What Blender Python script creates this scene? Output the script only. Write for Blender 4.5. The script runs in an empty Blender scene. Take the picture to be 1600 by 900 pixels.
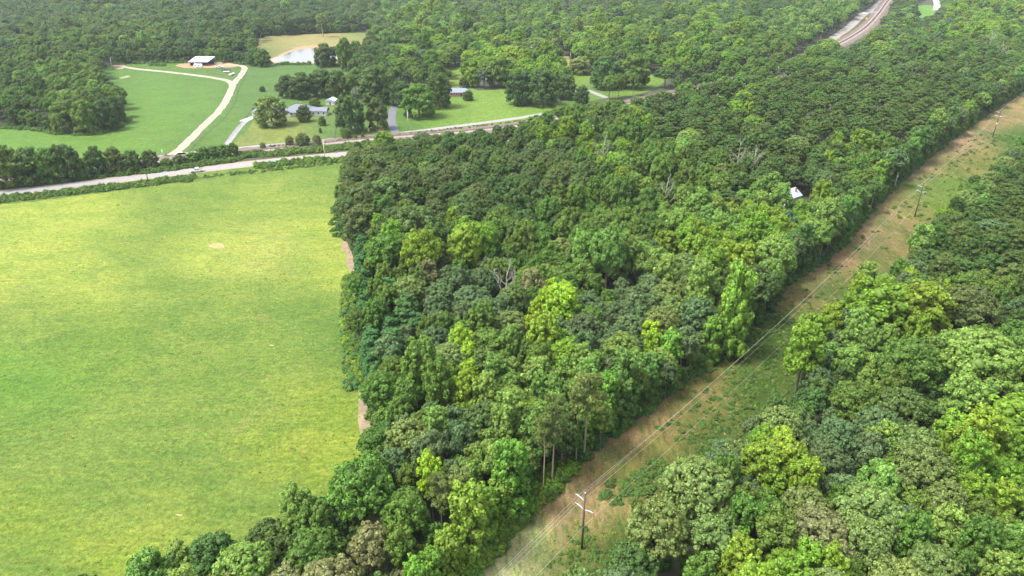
import bpy, bmesh, math, random
import numpy as np
from mathutils import Vector, noise
from mathutils.geometry import delaunay_2d_cdt

# ------------------------------------------------------------------ camera, sky, sun, exposure
SC = bpy.context.scene
COL = SC.collection
F = 1110.0; TH = math.radians(27.0); CH = 110.0
CT, ST = math.cos(TH), math.sin(TH)
cam_d = bpy.data.cameras.new('camera'); cam = bpy.data.objects.new('camera', cam_d); COL.objects.link(cam)
cam.location = (0, 0, CH); cam.rotation_euler = (math.pi/2 - TH, 0, 0)
cam_d.sensor_width = 36; cam_d.lens = F/1600*36; cam_d.clip_start = 1; cam_d.clip_end = 12000
SC.camera = cam
SUN_EL, SUN_AZ = 60.0, -104.0          # azimuth measured from +Y (view direction), negative = to the left
world = bpy.data.worlds.new('World'); SC.world = world; world.use_nodes = True
wn = world.node_tree; bg = wn.nodes['Background']
sky = wn.nodes.new('ShaderNodeTexSky'); sky.sky_type = 'NISHITA'; sky.sun_disc = False
sky.sun_elevation = math.radians(SUN_EL); sky.sun_rotation = math.radians(SUN_AZ)
sky.air_density = 1.0; sky.dust_density = 3.0; sky.ozone_density = 1.0
hsv = wn.nodes.new('ShaderNodeHueSaturation'); hsv.inputs['Saturation'].default_value = .36   # bright broken cloud
wn.links.new(sky.outputs[0], hsv.inputs['Color']); wn.links.new(hsv.outputs[0], bg.inputs[0]); bg.inputs[1].default_value = 0.15
sd = bpy.data.lights.new('sun', 'SUN'); sd.energy = 2.0; sd.angle = math.radians(14); sd.color = (1.0, .955, .87)
sun = bpy.data.objects.new('sun', sd); COL.objects.link(sun)
sa, se = math.radians(SUN_AZ), math.radians(SUN_EL)
sdir = Vector((math.sin(sa)*math.cos(se), math.cos(sa)*math.cos(se), math.sin(se)))
sun.rotation_euler = sdir.to_track_quat('Z', 'Y').to_euler(); sun.location = (0, 0, 300)
SC.view_settings.view_transform = 'Standard'; SC.view_settings.look = 'None'
SC.view_settings.gamma = 1; SC.view_settings.use_curve_mapping = False
SC.view_settings.exposure = 1.63
SC.cycles.max_bounces = 6; SC.cycles.diffuse_bounces = 4; SC.cycles.transmission_bounces = 3
SC.cycles.volume_bounces = 0; SC.cycles.use_denoising = True

# ------------------------------------------------------------------ helpers
R = math.radians
def G(px, py, z=0.0):
    dx, dy = (px-800)/F, (450-py)/F
    d = Vector((dx, CT+dy*ST, -ST+dy*CT)); t = (z-CH)/d.z
    return Vector((d.x*t, d.y*t, z))
def topx(x, y, z=0.0):
    Z = y*CT - (z-CH)*ST
    return 800+F*x/Z, 450-F*(y*ST+(z-CH)*CT)/Z, Z
def tag(o, label=None, cat=None, group=None, kind=None):
    if label: o['label'] = label
    if cat: o['category'] = cat
    if group: o['group'] = group
    if kind: o['kind'] = kind
    return o
def empty(name, loc, rz=0):
    o = bpy.data.objects.new(name, None); COL.objects.link(o); o.location = loc; o.rotation_euler = (0, 0, rz)
    o.empty_display_size = .5
    return o
def mesh_np(name, V, Q, mat, tint=None, smooth=False):
    me = bpy.data.meshes.new(name); V = np.asarray(V, dtype=np.float32)
    n = len(V); me.vertices.add(n); me.vertices.foreach_set('co', V.ravel())
    Q = np.asarray(Q, dtype=np.int32); k = Q.shape[1]; m = len(Q)
    me.loops.add(m*k); me.loops.foreach_set('vertex_index', Q.ravel())
    me.polygons.add(m); me.polygons.foreach_set('loop_start', np.arange(m, dtype=np.int32)*k)
    if smooth: me.polygons.foreach_set('use_smooth', np.ones(m, dtype=bool))
    if tint is not None:
        a = me.attributes.new('tint', 'FLOAT', 'FACE'); a.data.foreach_set('value', np.asarray(tint, dtype=np.float32))
    me.update(calc_edges=True); me.materials.append(mat)
    return me
class MB:
    def __init__(s): s.v = []; s.f = []
    def add(s, V, Fc):
        b = len(s.v); s.v += [tuple(p) for p in V]; s.f += [tuple(i+b for i in f) for f in Fc]; return s
    def box(s, x0, x1, y0, y1, z0, z1):
        V = [(x, y, z) for z in (z0, z1) for y in (y0, y1) for x in (x0, x1)]
        return s.add(V, [(0, 2, 3, 1), (4, 5, 7, 6), (0, 1, 5, 4), (2, 6, 7, 3), (0, 4, 6, 2), (1, 3, 7, 5)])
    def tube(s, P, r, n=8, cap=True):
        P = [Vector(p) for p in P]; rs = r if isinstance(r, (list, tuple)) else [r]*len(P); V = []; Fc = []
        for i, p in enumerate(P):
            t = (P[min(i+1, len(P)-1)]-P[max(i-1, 0)]).normalized()
            a = t.orthogonal().normalized() if i == 0 else (a-t*a.dot(t)).normalized()
            b = t.cross(a)
            for k in range(n):
                an = 2*math.pi*k/n; V.append(p+(a*math.cos(an)+b*math.sin(an))*rs[i])
        for i in range(len(P)-1):
            for k in range(n): Fc.append((i*n+k, i*n+(k+1) % n, (i+1)*n+(k+1) % n, (i+1)*n+k))
        if cap: Fc.append(tuple(range(n))[::-1]); Fc.append(tuple((len(P)-1)*n+k for k in range(n)))
        return s.add(V, Fc)
    def prism(s, prof, y0, y1):
        n = len(prof); V = [(x, y0, z) for x, z in prof]+[(x, y1, z) for x, z in prof]
        return s.add(V, [tuple(range(n)), tuple(range(2*n-1, n-1, -1))]+[(i, i+n, (i+1) % n+n, (i+1) % n) for i in range(n)])
    def mesh(s, name, mat, smooth=False):
        me = bpy.data.meshes.new(name); me.from_pydata(s.v, [], s.f); me.update()
        bm = bmesh.new(); bm.from_mesh(me); bmesh.ops.recalc_face_normals(bm, faces=bm.faces); bm.to_mesh(me); bm.free()
        me.materials.append(mat)
        if smooth:
            for p in me.polygons: p.use_smooth = True
        return me
    def build(s, name, mat, parent=None, smooth=False):
        o = bpy.data.objects.new(name, s.mesh(name, mat, smooth)); COL.objects.link(o)
        if parent: o.parent = parent
        return o
def children(o): return [c for c in list(o.children)]
def copy_tree(o, parent=None):
    c = o.copy(); COL.objects.link(c); c.parent = parent
    for ch in children(o): copy_tree(ch, c)
    return c

# ------------------------------------------------------------------ materials
def nmat(name):
    m = bpy.data.materials.new(name); m.use_nodes = True; nt = m.node_tree
    return m, nt, nt.nodes['Principled BSDF']
def noise_n(nt, scale, detail=4, rough=.6, vec=None, dist=0):
    n = nt.nodes.new('ShaderNodeTexNoise'); n.inputs['Scale'].default_value = scale
    n.inputs['Detail'].default_value = detail; n.inputs['Roughness'].default_value = rough; n.inputs['Distortion'].default_value = dist
    if vec: nt.links.new(vec, n.inputs['Vector'])
    return n.outputs['Fac']
def ramp(nt, fac, stops):
    r = nt.nodes.new('ShaderNodeValToRGB'); e = r.color_ramp.elements
    while len(e) < len(stops): e.new(.5)
    for i, (p, c) in enumerate(stops):
        e[i].position = p; e[i].color = (*c, 1) if isinstance(c, tuple) else (c, c, c, 1)
    nt.links.new(fac, r.inputs[0]); return r.outputs[0]
def mix(nt, fac, a, b, mode='MIX'):
    m = nt.nodes.new('ShaderNodeMix'); m.data_type = 'RGBA'; m.blend_type = mode
    for s, v in ((0, fac), (6, a), (7, b)):
        if isinstance(v, (int, float)): m.inputs[s].default_value = v
        elif isinstance(v, tuple): m.inputs[s].default_value = (*v, 1)
        else: nt.links.new(v, m.inputs[s])
    return m.outputs[2]
def mathn(nt, op, a, b=None, c=None):
    m = nt.nodes.new('ShaderNodeMath'); m.operation = op
    for i, v in enumerate((a, b, c)):
        if v is None: continue
        if isinstance(v, (int, float)): m.inputs[i].default_value = v
        else: nt.links.new(v, m.inputs[i])
    return m.outputs[0]
def coord(nt, scale=(1, 1, 1), rz=0):
    t = nt.nodes.new('ShaderNodeTexCoord'); mp = nt.nodes.new('ShaderNodeMapping')
    mp.inputs['Scale'].default_value = scale; mp.inputs['Rotation'].default_value = (0, 0, rz)
    nt.links.new(t.outputs['Object'], mp.inputs[0]); return mp.outputs[0]
def bump(nt, bs, h, strength, dist=.1):
    b = nt.nodes.new('ShaderNodeBump'); b.inputs['Strength'].default_value = strength; b.inputs['Distance'].default_value = dist
    nt.links.new(h, b.inputs['Height']); nt.links.new(b.outputs[0], bs.inputs['Normal'])
def plain(name, c, rough=.6, var=.12, scale=2.0, metal=0, spec=.4):
    m, nt, bs = nmat(name); v = coord(nt)
    k = ramp(nt, noise_n(nt, scale, 5, .6, v), [(.3, 1-var), (.7, 1+var*.5)])
    nt.links.new(mix(nt, 1.0, c, k, 'MULTIPLY'), bs.inputs['Base Color'])
    bs.inputs['Roughness'].default_value = rough; bs.inputs['Metallic'].default_value = metal
    bs.inputs['Specular IOR Level'].default_value = spec
    return m
def foliage(name, c, warm=.25, transl=.36, vary=.3, rough=.55):
    """leaf material: base colour varied per tree and per leaf clump (real leaf colour variation)"""
    m, nt, bs = nmat(name)
    oi = nt.nodes.new('ShaderNodeObjectInfo')
    at = nt.nodes.new('ShaderNodeAttribute'); at.attribute_name = 'tint'
    hs = nt.nodes.new('ShaderNodeHueSaturation')
    hs.inputs['Color'].default_value = (*c, 1)
    r1 = nt.nodes.new('ShaderNodeMapRange'); nt.links.new(oi.outputs['Random'], r1.inputs[0])
    r1.inputs[3].default_value = .488; r1.inputs[4].default_value = .522
    nt.links.new(r1.outputs[0], hs.inputs['Hue'])
    r2 = mathn(nt, 'FRACT', mathn(nt, 'MULTIPLY', oi.outputs['Random'], 37.3))
    val = mathn(nt, 'MULTIPLY_ADD', r2, vary, 1-vary*.45)
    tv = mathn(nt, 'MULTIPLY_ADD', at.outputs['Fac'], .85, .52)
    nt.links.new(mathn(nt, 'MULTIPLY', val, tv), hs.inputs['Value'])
    v = coord(nt); nz = ramp(nt, noise_n(nt, .45, 3, .6, v), [(.42, 0.), (.68, 1.)])
    warmc = (min(1, c[0]*1.55+.012), min(1, c[1]*1.18+.01), c[2]*.8)
    sw = mix(nt, mathn(nt, 'MULTIPLY', nz, warm), hs.outputs[0], mix(nt, 1.0, hs.outputs[0], (warmc[0]/c[0], warmc[1]/c[1], warmc[2]/c[2]), 'MULTIPLY'))
    nt.links.new(sw, bs.inputs['Base Color'])
    bs.inputs['Roughness'].default_value = rough; bs.inputs['Specular IOR Level'].default_value = .28
    tr = nt.nodes.new('ShaderNodeBsdfTranslucent')
    nt.links.new(mix(nt, 1.0, sw, (1.25, 1.2, .55), 'MULTIPLY'), tr.inputs['Color'])
    ms = nt.nodes.new('ShaderNodeMixShader'); ms.inputs[0].default_value = transl
    nt.links.new(bs.outputs[0], ms.inputs[1]); nt.links.new(tr.outputs[0], ms.inputs[2])
    nt.links.new(ms.outputs[0], nt.nodes['Material Output'].inputs['Surface'])
    return m
def grass_mat(name, streak=(1, 1, 1), rz=0, amp=.35, dark=(.62, .72, .7), lite=(1.25, 1.16, .95), bs_=.5, fine=1.6, brown=.0, mow=False):
    m, nt, bs = nmat(name); v = coord(nt, streak, rz); vo = coord(nt)
    at = nt.nodes.new('ShaderNodeAttribute'); at.attribute_name = 'albedo'
    c = mix(nt, 1.0, at.outputs['Color'], (.83, .86, .80), 'MULTIPLY')
    a = ramp(nt, noise_n(nt, .045, 6, .62, v, .6), [(.40, 1.), (.56, 0.)])
    c = mix(nt, mathn(nt, 'MULTIPLY', a, amp), c, mix(nt, 1.0, c, dark, 'MULTIPLY'))
    b = ramp(nt, noise_n(nt, .16, 6, .66, v, .8), [(.50, 0.), (.66, 1.)])
    c = mix(nt, mathn(nt, 'MULTIPLY', b, amp*1.4), c, mix(nt, 1.0, c, lite, 'MULTIPLY'))
    d = ramp(nt, noise_n(nt, .5, 5, .7, v, .5), [(.36, 1.), (.5, 0.)])
    c = mix(nt, mathn(nt, 'MULTIPLY', d, amp*1.1), c, mix(nt, 1.0, c, dark, 'MULTIPLY'))
    if brown > 0:
        e = ramp(nt, noise_n(nt, .09, 5, .65, vo, 1.), [(.60, 0.), (.70, 1.)])
        c = mix(nt, mathn(nt, 'MULTIPLY', e, brown), c, (.26, .20, .09))
    if mow:
        wv = nt.nodes.new('ShaderNodeTexWave'); wv.inputs['Scale'].default_value = .16; wv.inputs['Distortion'].default_value = .6; nt.links.new(coord(nt, (1, .25, 1)), wv.inputs['Vector'])
        c = mix(nt, 1.0, c, ramp(nt, wv.outputs['Fac'], [(.3, .975), (.7, 1.02)]), 'MULTIPLY')
    f = noise_n(nt, fine, 4, .75, vo)
    c = mix(nt, 1.0, c, ramp(nt, f, [(.32, .62), (.68, 1.28)]), 'MULTIPLY')
    c = mix(nt, 1.0, c, ramp(nt, noise_n(nt, fine*.33, 5, .7, v, .4), [(.35, .78), (.65, 1.16)]), 'MULTIPLY')
    nt.links.new(c, bs.inputs['Base Color']); bs.inputs['Roughness'].default_value = .85
    bs.inputs['Specular IOR Level'].default_value = .15
    bump(nt, bs, noise_n(nt, .9, 6, .75, vo), bs_, .6)
    return m
M = {}
FOL = dict(oak=(.118, .175, .048), deep=(.092, .162, .038), mid=(.125, .220, .034), blue=(.118, .190, .070), light=(.190, .315, .062),
           yel=(.195, .32, .030), lime=(.31, .44, .030), olive=(.180, .255, .068), brown=(.205, .23, .090), pine=(.110, .185, .042),
           pineol=(.20, .275, .080), emer=(.076, .185, .048), col=(.116, .222, .044), vine=(.185, .33, .040))
for k, c in FOL.items(): M[k] = foliage('leaves_'+k, c, warm=.1 if k in ('emer', 'deep', 'blue') else .2)
M['weed'] = foliage('weed_leaves', (.125, .215, .04), warm=.5)
M['weed_dark'] = foliage('weed_leaves_dark', (.11, .205, .042), warm=.3)
M['tuft'] = foliage('grass_blades', (.30, .38, .07), warm=.4, transl=.45)
M['tuft_dark'] = foliage('grass_blades_dark', (.18, .27, .05), warm=.4, transl=.45)
M['straw'] = foliage('straw_blades', (.30, .28, .12), warm=.1)
M['bark'] = plain('bark', (.16, .13, .10), .9, .35, 3)
M['bark_pine'] = plain('bark_pine', (.34, .27, .20), .9, .3, 3)
M['dead'] = plain('dead_wood', (.33, .30, .26), .85, .25, 3)
M['meadow'] = grass_mat('meadow_grass', (1, 1.9, 1), R(-14), .46, dark=(.50, .72, .58), lite=(1.38, 1.22, 1.15), fine=1.1, bs_=1.0, brown=.25)
M['pasture'] = grass_mat('pasture_grass', (1, 1.6, 1), R(10), .42, fine=.9, bs_=.4, brown=.12)
M['lawn'] = grass_mat('lawn_grass', (1, 1, 1), 0, .3, fine=.8, bs_=.3, mow=True)
M['strip'] = grass_mat('cut_strip_grass', (1.8, .55, 1), R(41), .8, dark=(.42, .74, .40), lite=(1.25, 1.28, 1.1), fine=2.2, bs_=.9)
def forest_floor():
    m, nt, bs = nmat('forest_floor'); v = coord(nt)
    c = ramp(nt, noise_n(nt, .3, 6, .7, v), [(.3, (.028, .04, .014)), (.6, (.045, .055, .022)), (.8, (.08, .06, .035))])
    nt.links.new(c, bs.inputs['Base Color']); bs.inputs['Roughness'].default_value = .95
    return m
M['floor'] = forest_floor()
def road_mat(name, c, var=.12, tracks=None):
    m, nt, bs = nmat(name); v = coord(nt)
    k = ramp(nt, noise_n(nt, .35, 8, .7, v), [(.3, 1-var), (.7, 1+var)])
    k2 = ramp(nt, noise_n(nt, 3., 4, .7, v), [(.3, .9), (.7, 1.1)])
    cc = mix(nt, 1.0, mix(nt, 1.0, c, k, 'MULTIPLY'), k2, 'MULTIPLY')
    uv = nt.nodes.new('ShaderNodeAttribute'); uv.attribute_name = 'across'
    if tracks:
        nz = mathn(nt, 'MULTIPLY_ADD', noise_n(nt, .25, 4, .6, v), .3, -.15)
        a = mathn(nt, 'ABSOLUTE', mathn(nt, 'ADD', uv.outputs['Fac'], nz))
        g = ramp(nt, a, [(.12, 1.), (.3, 0.)])
        cc = mix(nt, mathn(nt, 'MULTIPLY', g, .7), cc, tracks)
    nt.links.new(cc, bs.inputs['Base Color']); bs.inputs['Roughness'].default_value = .9
    return m
M['asphalt_old'] = road_mat('weathered_asphalt', (.215, .21, .205), .1)
M['asphalt'] = road_mat('asphalt', (.10, .105, .12), .15)
M['gravel'] = road_mat('gravel', (.29, .255, .20), .2, tracks=(.16, .19, .07))
M['concrete'] = road_mat('concrete', (.42, .41, .38), .06)
M['ballast'] = road_mat('ballast', (.215, .185, .165), .2)
M['ballast_rust'] = road_mat('ballast_rusty', (.115, .07, .055), .3)
M['clay'] = road_mat('red_clay', (.29, .165, .09), .25)
M['dirt'] = road_mat('dry_dirt', (.27, .195, .125), .25)
M['bank'] = road_mat('railway_bank_earth', (.125, .088, .070), .4)
M['path'] = road_mat('tan_path_earth', (.205, .155, .095), .35)
M['rut'] = road_mat('pressed_straw', (.27, .225, .145), .3)
M['steel_rust'] = plain('rail_steel', (.22, .15, .12), .45, .2, 2, .6)
M['tie'] = plain('tie_wood', (.12, .09, .075), .9)
M['white'] = plain('white_paint', (.80, .80, .80), .35, .04)
M['white_metal'] = plain('white_metal', (.62, .66, .72), .35, .05, .5)
M['wall_white'] = plain('white_siding', (.58, .57, .55), .6, .06)
M['brick'] = plain('red_brick', (.36, .18, .12), .85, .2, 2)
M['roof_grey'] = plain('grey_shingles', (.145, .16, .20), .8, .18, 1.2)
M['roof_metal'] = plain('pale_metal_roof', (.36, .40, .46), .4, .08, .5)
M['roof_blue'] = plain('slate_shingles', (.17, .20, .27), .7, .12, 1.2)
M['trim'] = plain('trim_white', (.8, .8, .78), .5, .03)
M['glass'] = plain('dark_glass', (.03, .04, .05), .08, .1, 1, 0, .8)
M['tyre'] = plain('tyre', (.02, .02, .02), .8, .1)
M['chrome'] = plain('rim', (.5, .5, .5), .3, .1, 2, .8)
M['dark'] = plain('dark_wood', (.06, .05, .045), .85)
M['polewood'] = plain('pole_wood', (.085, .055, .045), .85, .25, 2)
M['galv'] = plain('galvanised', (.48, .50, .54), .35, .08, 2, .2)
M['insul'] = plain('insulator', (.30, .13, .09), .3, .1)
M['wire'] = plain('aluminium_wire', (.50, .48, .40), .4, .05, 1, .3)
M['lamp_red'] = plain('tail_lamp', (.4, .02, .02), .3)
M['lamp_clear'] = plain('head_lamp', (.8, .8, .75), .1)
M['yellow'] = plain('yellow_paint', (.8, .62, .05), .5)
M['fence'] = plain('fence_wood', (.16, .14, .12), .9)
def water_mat():
    m, nt, bs = nmat('pond_water'); v = coord(nt)
    bs.inputs['Base Color'].default_value = (.10, .10, .085, 1); bs.inputs['Roughness'].default_value = .12
    bs.inputs['IOR'].default_value = 1.33; bs.inputs['Specular IOR Level'].default_value = 1.0
    bump(nt, bs, noise_n(nt, 1.2, 3, .5, v), .08, .05); return m
M['water'] = water_mat()

# ------------------------------------------------------------------ ground sheets
def poly_world(P, step=6.0, jag=0.0, seed=0):
    W = [G(*p) for p in P]; out = []; n = len(W)
    for i in range(n):
        p0, p1, p2, p3 = W[i-1], W[i], W[(i+1) % n], W[(i+2) % n]; L = (p2-p1).length; k = max(1, int(L/step))
        for j in range(k):
            t = j/k
            q = p1.lerp(p2, t) if L > 220 or (p1-p0).length > 220 or (p3-p2).length > 220 else \
                .5*((2*p1)+(p2-p0)*t+(2*p0-5*p1+4*p2-p3)*t*t+(3*p1-p0-3*p2+p3)*t**3)
            if jag:
                q = q+Vector((noise.noise((q.x*.11+seed, q.y*.11, 0)), noise.noise((q.x*.11, q.y*.11+seed, 7)), 0))*jag*2 \
                     +Vector((noise.noise((q.x*.5+seed, q.y*.5, 3)), noise.noise((q.x*.5, q.y*.5+seed, 9)), 0))*jag
            out.append((q.x, q.y))
    return out
def in_poly(X, Y, P):
    X = np.asarray(X); Y = np.asarray(Y); ins = np.zeros(X.shape, bool); n = len(P)
    for i in range(n):
        x1, y1 = P[i]; x2, y2 = P[(i+1) % n]
        c = ((y1 > Y) != (y2 > Y)); 
        with np.errstate(divide='ignore', invalid='ignore'):
            xi = (x2-x1)*(Y-y1)/(y2-y1+1e-12)+x1
        ins ^= c & (X < xi)
    return ins
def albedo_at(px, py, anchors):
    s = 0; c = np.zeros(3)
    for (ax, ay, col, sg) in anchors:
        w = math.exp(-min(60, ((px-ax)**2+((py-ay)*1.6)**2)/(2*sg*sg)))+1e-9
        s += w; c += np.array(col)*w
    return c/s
def sheet(name, P, z, mat, anchors=None, grid=6.0, jag=.5, step=4.0):
    B = poly_world(P, step, jag, hash(len(name)) % 17)
    xs = [b[0] for b in B]; ys = [b[1] for b in B]
    gx, gy = np.meshgrid(np.arange(min(xs), max(xs), grid), np.arange(min(ys), max(ys), grid)); gx = gx.ravel(); gy = gy.ravel()
    m = in_poly(gx, gy, B); pts = [Vector(b) for b in B]+[Vector((a, b)) for a, b in zip(gx[m], gy[m])]
    n = len(B)
    vo, eo, fo, *_ = delaunay_2d_cdt(pts, [(i, (i+1) % n) for i in range(n)], [list(range(n))], 1, 1e-4)
    me = bpy.data.meshes.new(name); me.from_pydata([(v.x, v.y, z) for v in vo], [], [tuple(f) for f in fo]); me.update()
    if me.polygons and me.polygons[0].normal.z < 0: me.flip_normals()
    if anchors:
        a = me.attributes.new('albedo', 'FLOAT_COLOR', 'POINT')
        buf = []
        for v in vo:
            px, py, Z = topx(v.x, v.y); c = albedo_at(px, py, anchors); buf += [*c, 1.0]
        a.data.foreach_set('color', buf)
    me.materials.append(mat); o = bpy.data.objects.new(name, me); COL.objects.link(o); o['kind'] = 'structure'
    return o
def smooth_line(P, step=5.0):
    W = [G(*p) for p in P]; out = []
    for i in range(len(W)-1):
        p0 = W[max(i-1, 0)]; p1 = W[i]; p2 = W[i+1]; p3 = W[min(i+2, len(W)-1)]
        k = max(2, int((p2-p1).length/step))
        for j in range(k):
            t = j/k; out.append(.5*((2*p1)+(p2-p0)*t+(2*p0-5*p1+4*p2-p3)*t*t+(3*p1-p0-3*p2+p3)*t**3))
    out.append(W[-1]); return out
ROADS = []
def ribbon(name, P, w, z, mat, jag=.12, off=0.0, reg=True, world=False, crown=0.0):
    L = smooth_line(P) if not world else P; V = []; Fc = []; acr = []
    if reg: ROADS.append((np.array([(p.x, p.y) for p in L]), w/2))
    K = 4
    for i, p in enumerate(L):
        t = (L[min(i+1, len(L)-1)]-L[max(i-1, 0)]).normalized(); nn = Vector((-t.y, t.x, 0))
        for k in range(K+1):
            u = k/K*2-1; e = (noise.noise((p.x*.2, p.y*.2, k*3.1)))*jag*2 if k in (0, K) else 0
            q = p+nn*(u*w/2+e+off); V.append((q.x, q.y, z+crown*(1-u*u))); acr.append(u)
    for i in range(len(L)-1):
        for k in range(K): a = i*(K+1)+k; Fc.append((a, a+1, a+K+2, a+K+1))
    me = bpy.data.meshes.new(name); me.from_pydata(V, [], Fc); me.update()
    if me.polygons[0].normal.z < 0: me.flip_normals()
    a = me.attributes.new('across', 'FLOAT', 'POINT'); a.data.foreach_set('value', acr)
    me.materials.append(mat); o = bpy.data.objects.new(name, me); COL.objects.link(o); o['kind'] = 'structure'; return o

base = MB(); base.add([(-5000, -1500, 0), (5000, -1500, 0), (5000, 8000, 0), (-5000, 8000, 0)], [(0, 1, 2, 3)])
tag(base.build('ground', M['floor']), kind='structure')
LEFT = [(737, 896), (790, 840), (839, 787), (869, 760), (892, 738), (933, 700), (957, 681), (1009, 647), (1062, 605), (1134, 560), (1200, 490), (1232, 445),
        (1295, 402), (1325, 375), (1350, 345), (1375, 317), (1415, 277), (1462, 237), (1512, 200), (1562, 165), (1600, 141), (1690, 62)]
RIGHT = [(1790, 62), (1690, 165), (1640, 205), (1590, 245), (1540, 295), (1480, 355), (1440, 400), (1405, 455), (1338, 488), (1302, 526), (1256, 576), (1235, 640), (1195, 695),
         (1130, 740), (1050, 805), (990, 865), (950, 925), (900, 1000), (760, 1300)]
STRIP = LEFT+RIGHT+[(300, 1300), (600, 1040)]
MEADOW = [(-500, 352), (0, 313), (150, 296), (300, 277), (450, 262), (548, 251), (541, 300), (530, 350), (545, 390), (552, 440), (556, 520), (561, 590), (570, 640), (583, 690),
          (566, 745), (520, 800), (440, 850), (330, 905), (200, 970), (80, 1040), (-600, 1300)]
VERGE = [(-500, 330), (0, 300), (200, 277), (400, 254), (560, 238), (600, 236), (600, 246), (560, 258), (450, 268), (300, 283), (150, 302), (0, 320), (-500, 360)]
PASTURE = [(-400, 262), (-300, 205), (0, 196), (60, 201), (100, 207), (150, 207), (182, 197), (196, 185), (188, 165), (160, 148), (158, 125), (165, 112), (175, 101), (250, 98), (345, 98), (392, 101),
           (402, 92), (440, 99), (520, 100), (556, 112), (552, 135), (548, 165), (520, 217), (460, 227), (370, 240), (280, 246), (130, 262), (0, 275)]
DRY = [(400, 90), (398, 72), (410, 58), (500, 53), (560, 51), (588, 55), (584, 68), (574, 86), (548, 102), (520, 100), (440, 99), (402, 92)]
YARD = [(362, 232), (385, 205), (405, 180), (440, 172), (515, 165), (532, 158), (600, 150), (640, 145), (700, 150), (702, 128), (700, 108), (735, 106), (738, 138), (780, 140), (830, 140), (872, 162), (886, 140),
        (868, 100), (868, 88), (888, 88), (905, 112), (1030, 118), (1037, 130), (1000, 147), (962, 152), (925, 158), (890, 172), (860, 182), (720, 204), (620, 214), (520, 224), (430, 232)]
GREENC = dict(m=(.205, .285, .036))
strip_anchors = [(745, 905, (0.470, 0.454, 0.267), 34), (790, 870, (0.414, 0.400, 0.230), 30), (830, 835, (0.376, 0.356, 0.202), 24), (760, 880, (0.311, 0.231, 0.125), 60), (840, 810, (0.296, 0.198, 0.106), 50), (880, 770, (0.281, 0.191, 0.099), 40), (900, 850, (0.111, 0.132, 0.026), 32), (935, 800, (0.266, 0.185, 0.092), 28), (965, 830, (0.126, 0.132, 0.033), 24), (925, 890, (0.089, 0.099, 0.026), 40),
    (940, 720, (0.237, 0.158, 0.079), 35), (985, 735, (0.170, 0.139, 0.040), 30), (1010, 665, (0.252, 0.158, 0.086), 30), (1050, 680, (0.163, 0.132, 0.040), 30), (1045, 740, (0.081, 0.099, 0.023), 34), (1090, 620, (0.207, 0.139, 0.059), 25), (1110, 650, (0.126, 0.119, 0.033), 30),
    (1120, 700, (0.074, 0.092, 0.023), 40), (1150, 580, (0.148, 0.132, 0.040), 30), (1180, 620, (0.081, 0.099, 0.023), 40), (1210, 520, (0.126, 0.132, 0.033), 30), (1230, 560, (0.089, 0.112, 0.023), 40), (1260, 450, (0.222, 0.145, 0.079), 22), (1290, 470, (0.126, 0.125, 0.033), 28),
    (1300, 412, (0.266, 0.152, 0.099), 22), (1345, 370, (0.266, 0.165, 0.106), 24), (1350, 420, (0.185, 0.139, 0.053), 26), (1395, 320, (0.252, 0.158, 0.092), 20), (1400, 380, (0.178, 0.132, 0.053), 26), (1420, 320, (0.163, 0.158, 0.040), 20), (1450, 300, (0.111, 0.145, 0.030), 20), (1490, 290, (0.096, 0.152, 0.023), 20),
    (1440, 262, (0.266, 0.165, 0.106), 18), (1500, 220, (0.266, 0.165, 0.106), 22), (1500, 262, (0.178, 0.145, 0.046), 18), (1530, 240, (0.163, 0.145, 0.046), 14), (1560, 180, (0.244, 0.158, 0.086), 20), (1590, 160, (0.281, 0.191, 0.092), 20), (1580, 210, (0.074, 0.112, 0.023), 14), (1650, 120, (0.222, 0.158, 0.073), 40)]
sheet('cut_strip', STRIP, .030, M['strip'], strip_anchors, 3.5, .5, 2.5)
Yb, Yg, Yd = (.250, .288, .052), (.140, .198, .036), (.105, .170, .032)
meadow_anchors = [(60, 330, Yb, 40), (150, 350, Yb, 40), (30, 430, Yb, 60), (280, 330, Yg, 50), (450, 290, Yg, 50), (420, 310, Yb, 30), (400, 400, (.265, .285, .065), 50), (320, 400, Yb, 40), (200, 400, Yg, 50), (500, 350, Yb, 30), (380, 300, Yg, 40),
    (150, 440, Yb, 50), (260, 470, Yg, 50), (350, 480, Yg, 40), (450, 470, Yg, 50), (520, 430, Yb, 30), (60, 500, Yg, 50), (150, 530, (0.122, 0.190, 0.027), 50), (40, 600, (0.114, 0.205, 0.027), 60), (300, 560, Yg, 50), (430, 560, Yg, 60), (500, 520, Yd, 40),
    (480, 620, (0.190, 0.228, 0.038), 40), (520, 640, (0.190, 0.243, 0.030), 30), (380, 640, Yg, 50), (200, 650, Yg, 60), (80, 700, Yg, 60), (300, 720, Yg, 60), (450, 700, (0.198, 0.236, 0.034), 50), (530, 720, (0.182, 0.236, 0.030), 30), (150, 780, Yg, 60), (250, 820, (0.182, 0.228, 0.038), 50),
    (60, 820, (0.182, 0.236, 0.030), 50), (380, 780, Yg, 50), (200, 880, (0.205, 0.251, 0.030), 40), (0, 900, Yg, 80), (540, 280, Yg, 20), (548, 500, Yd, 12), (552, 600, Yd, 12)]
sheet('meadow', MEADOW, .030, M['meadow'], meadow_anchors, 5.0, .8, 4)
sheet('verge', VERGE, .055, M['meadow'], [(0, 300, (.10, .16, .035), 200), (400, 262, (.13, .19, .035), 100), (560, 240, (.12, .18, .03), 80)], 5, .6, 4)
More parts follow.
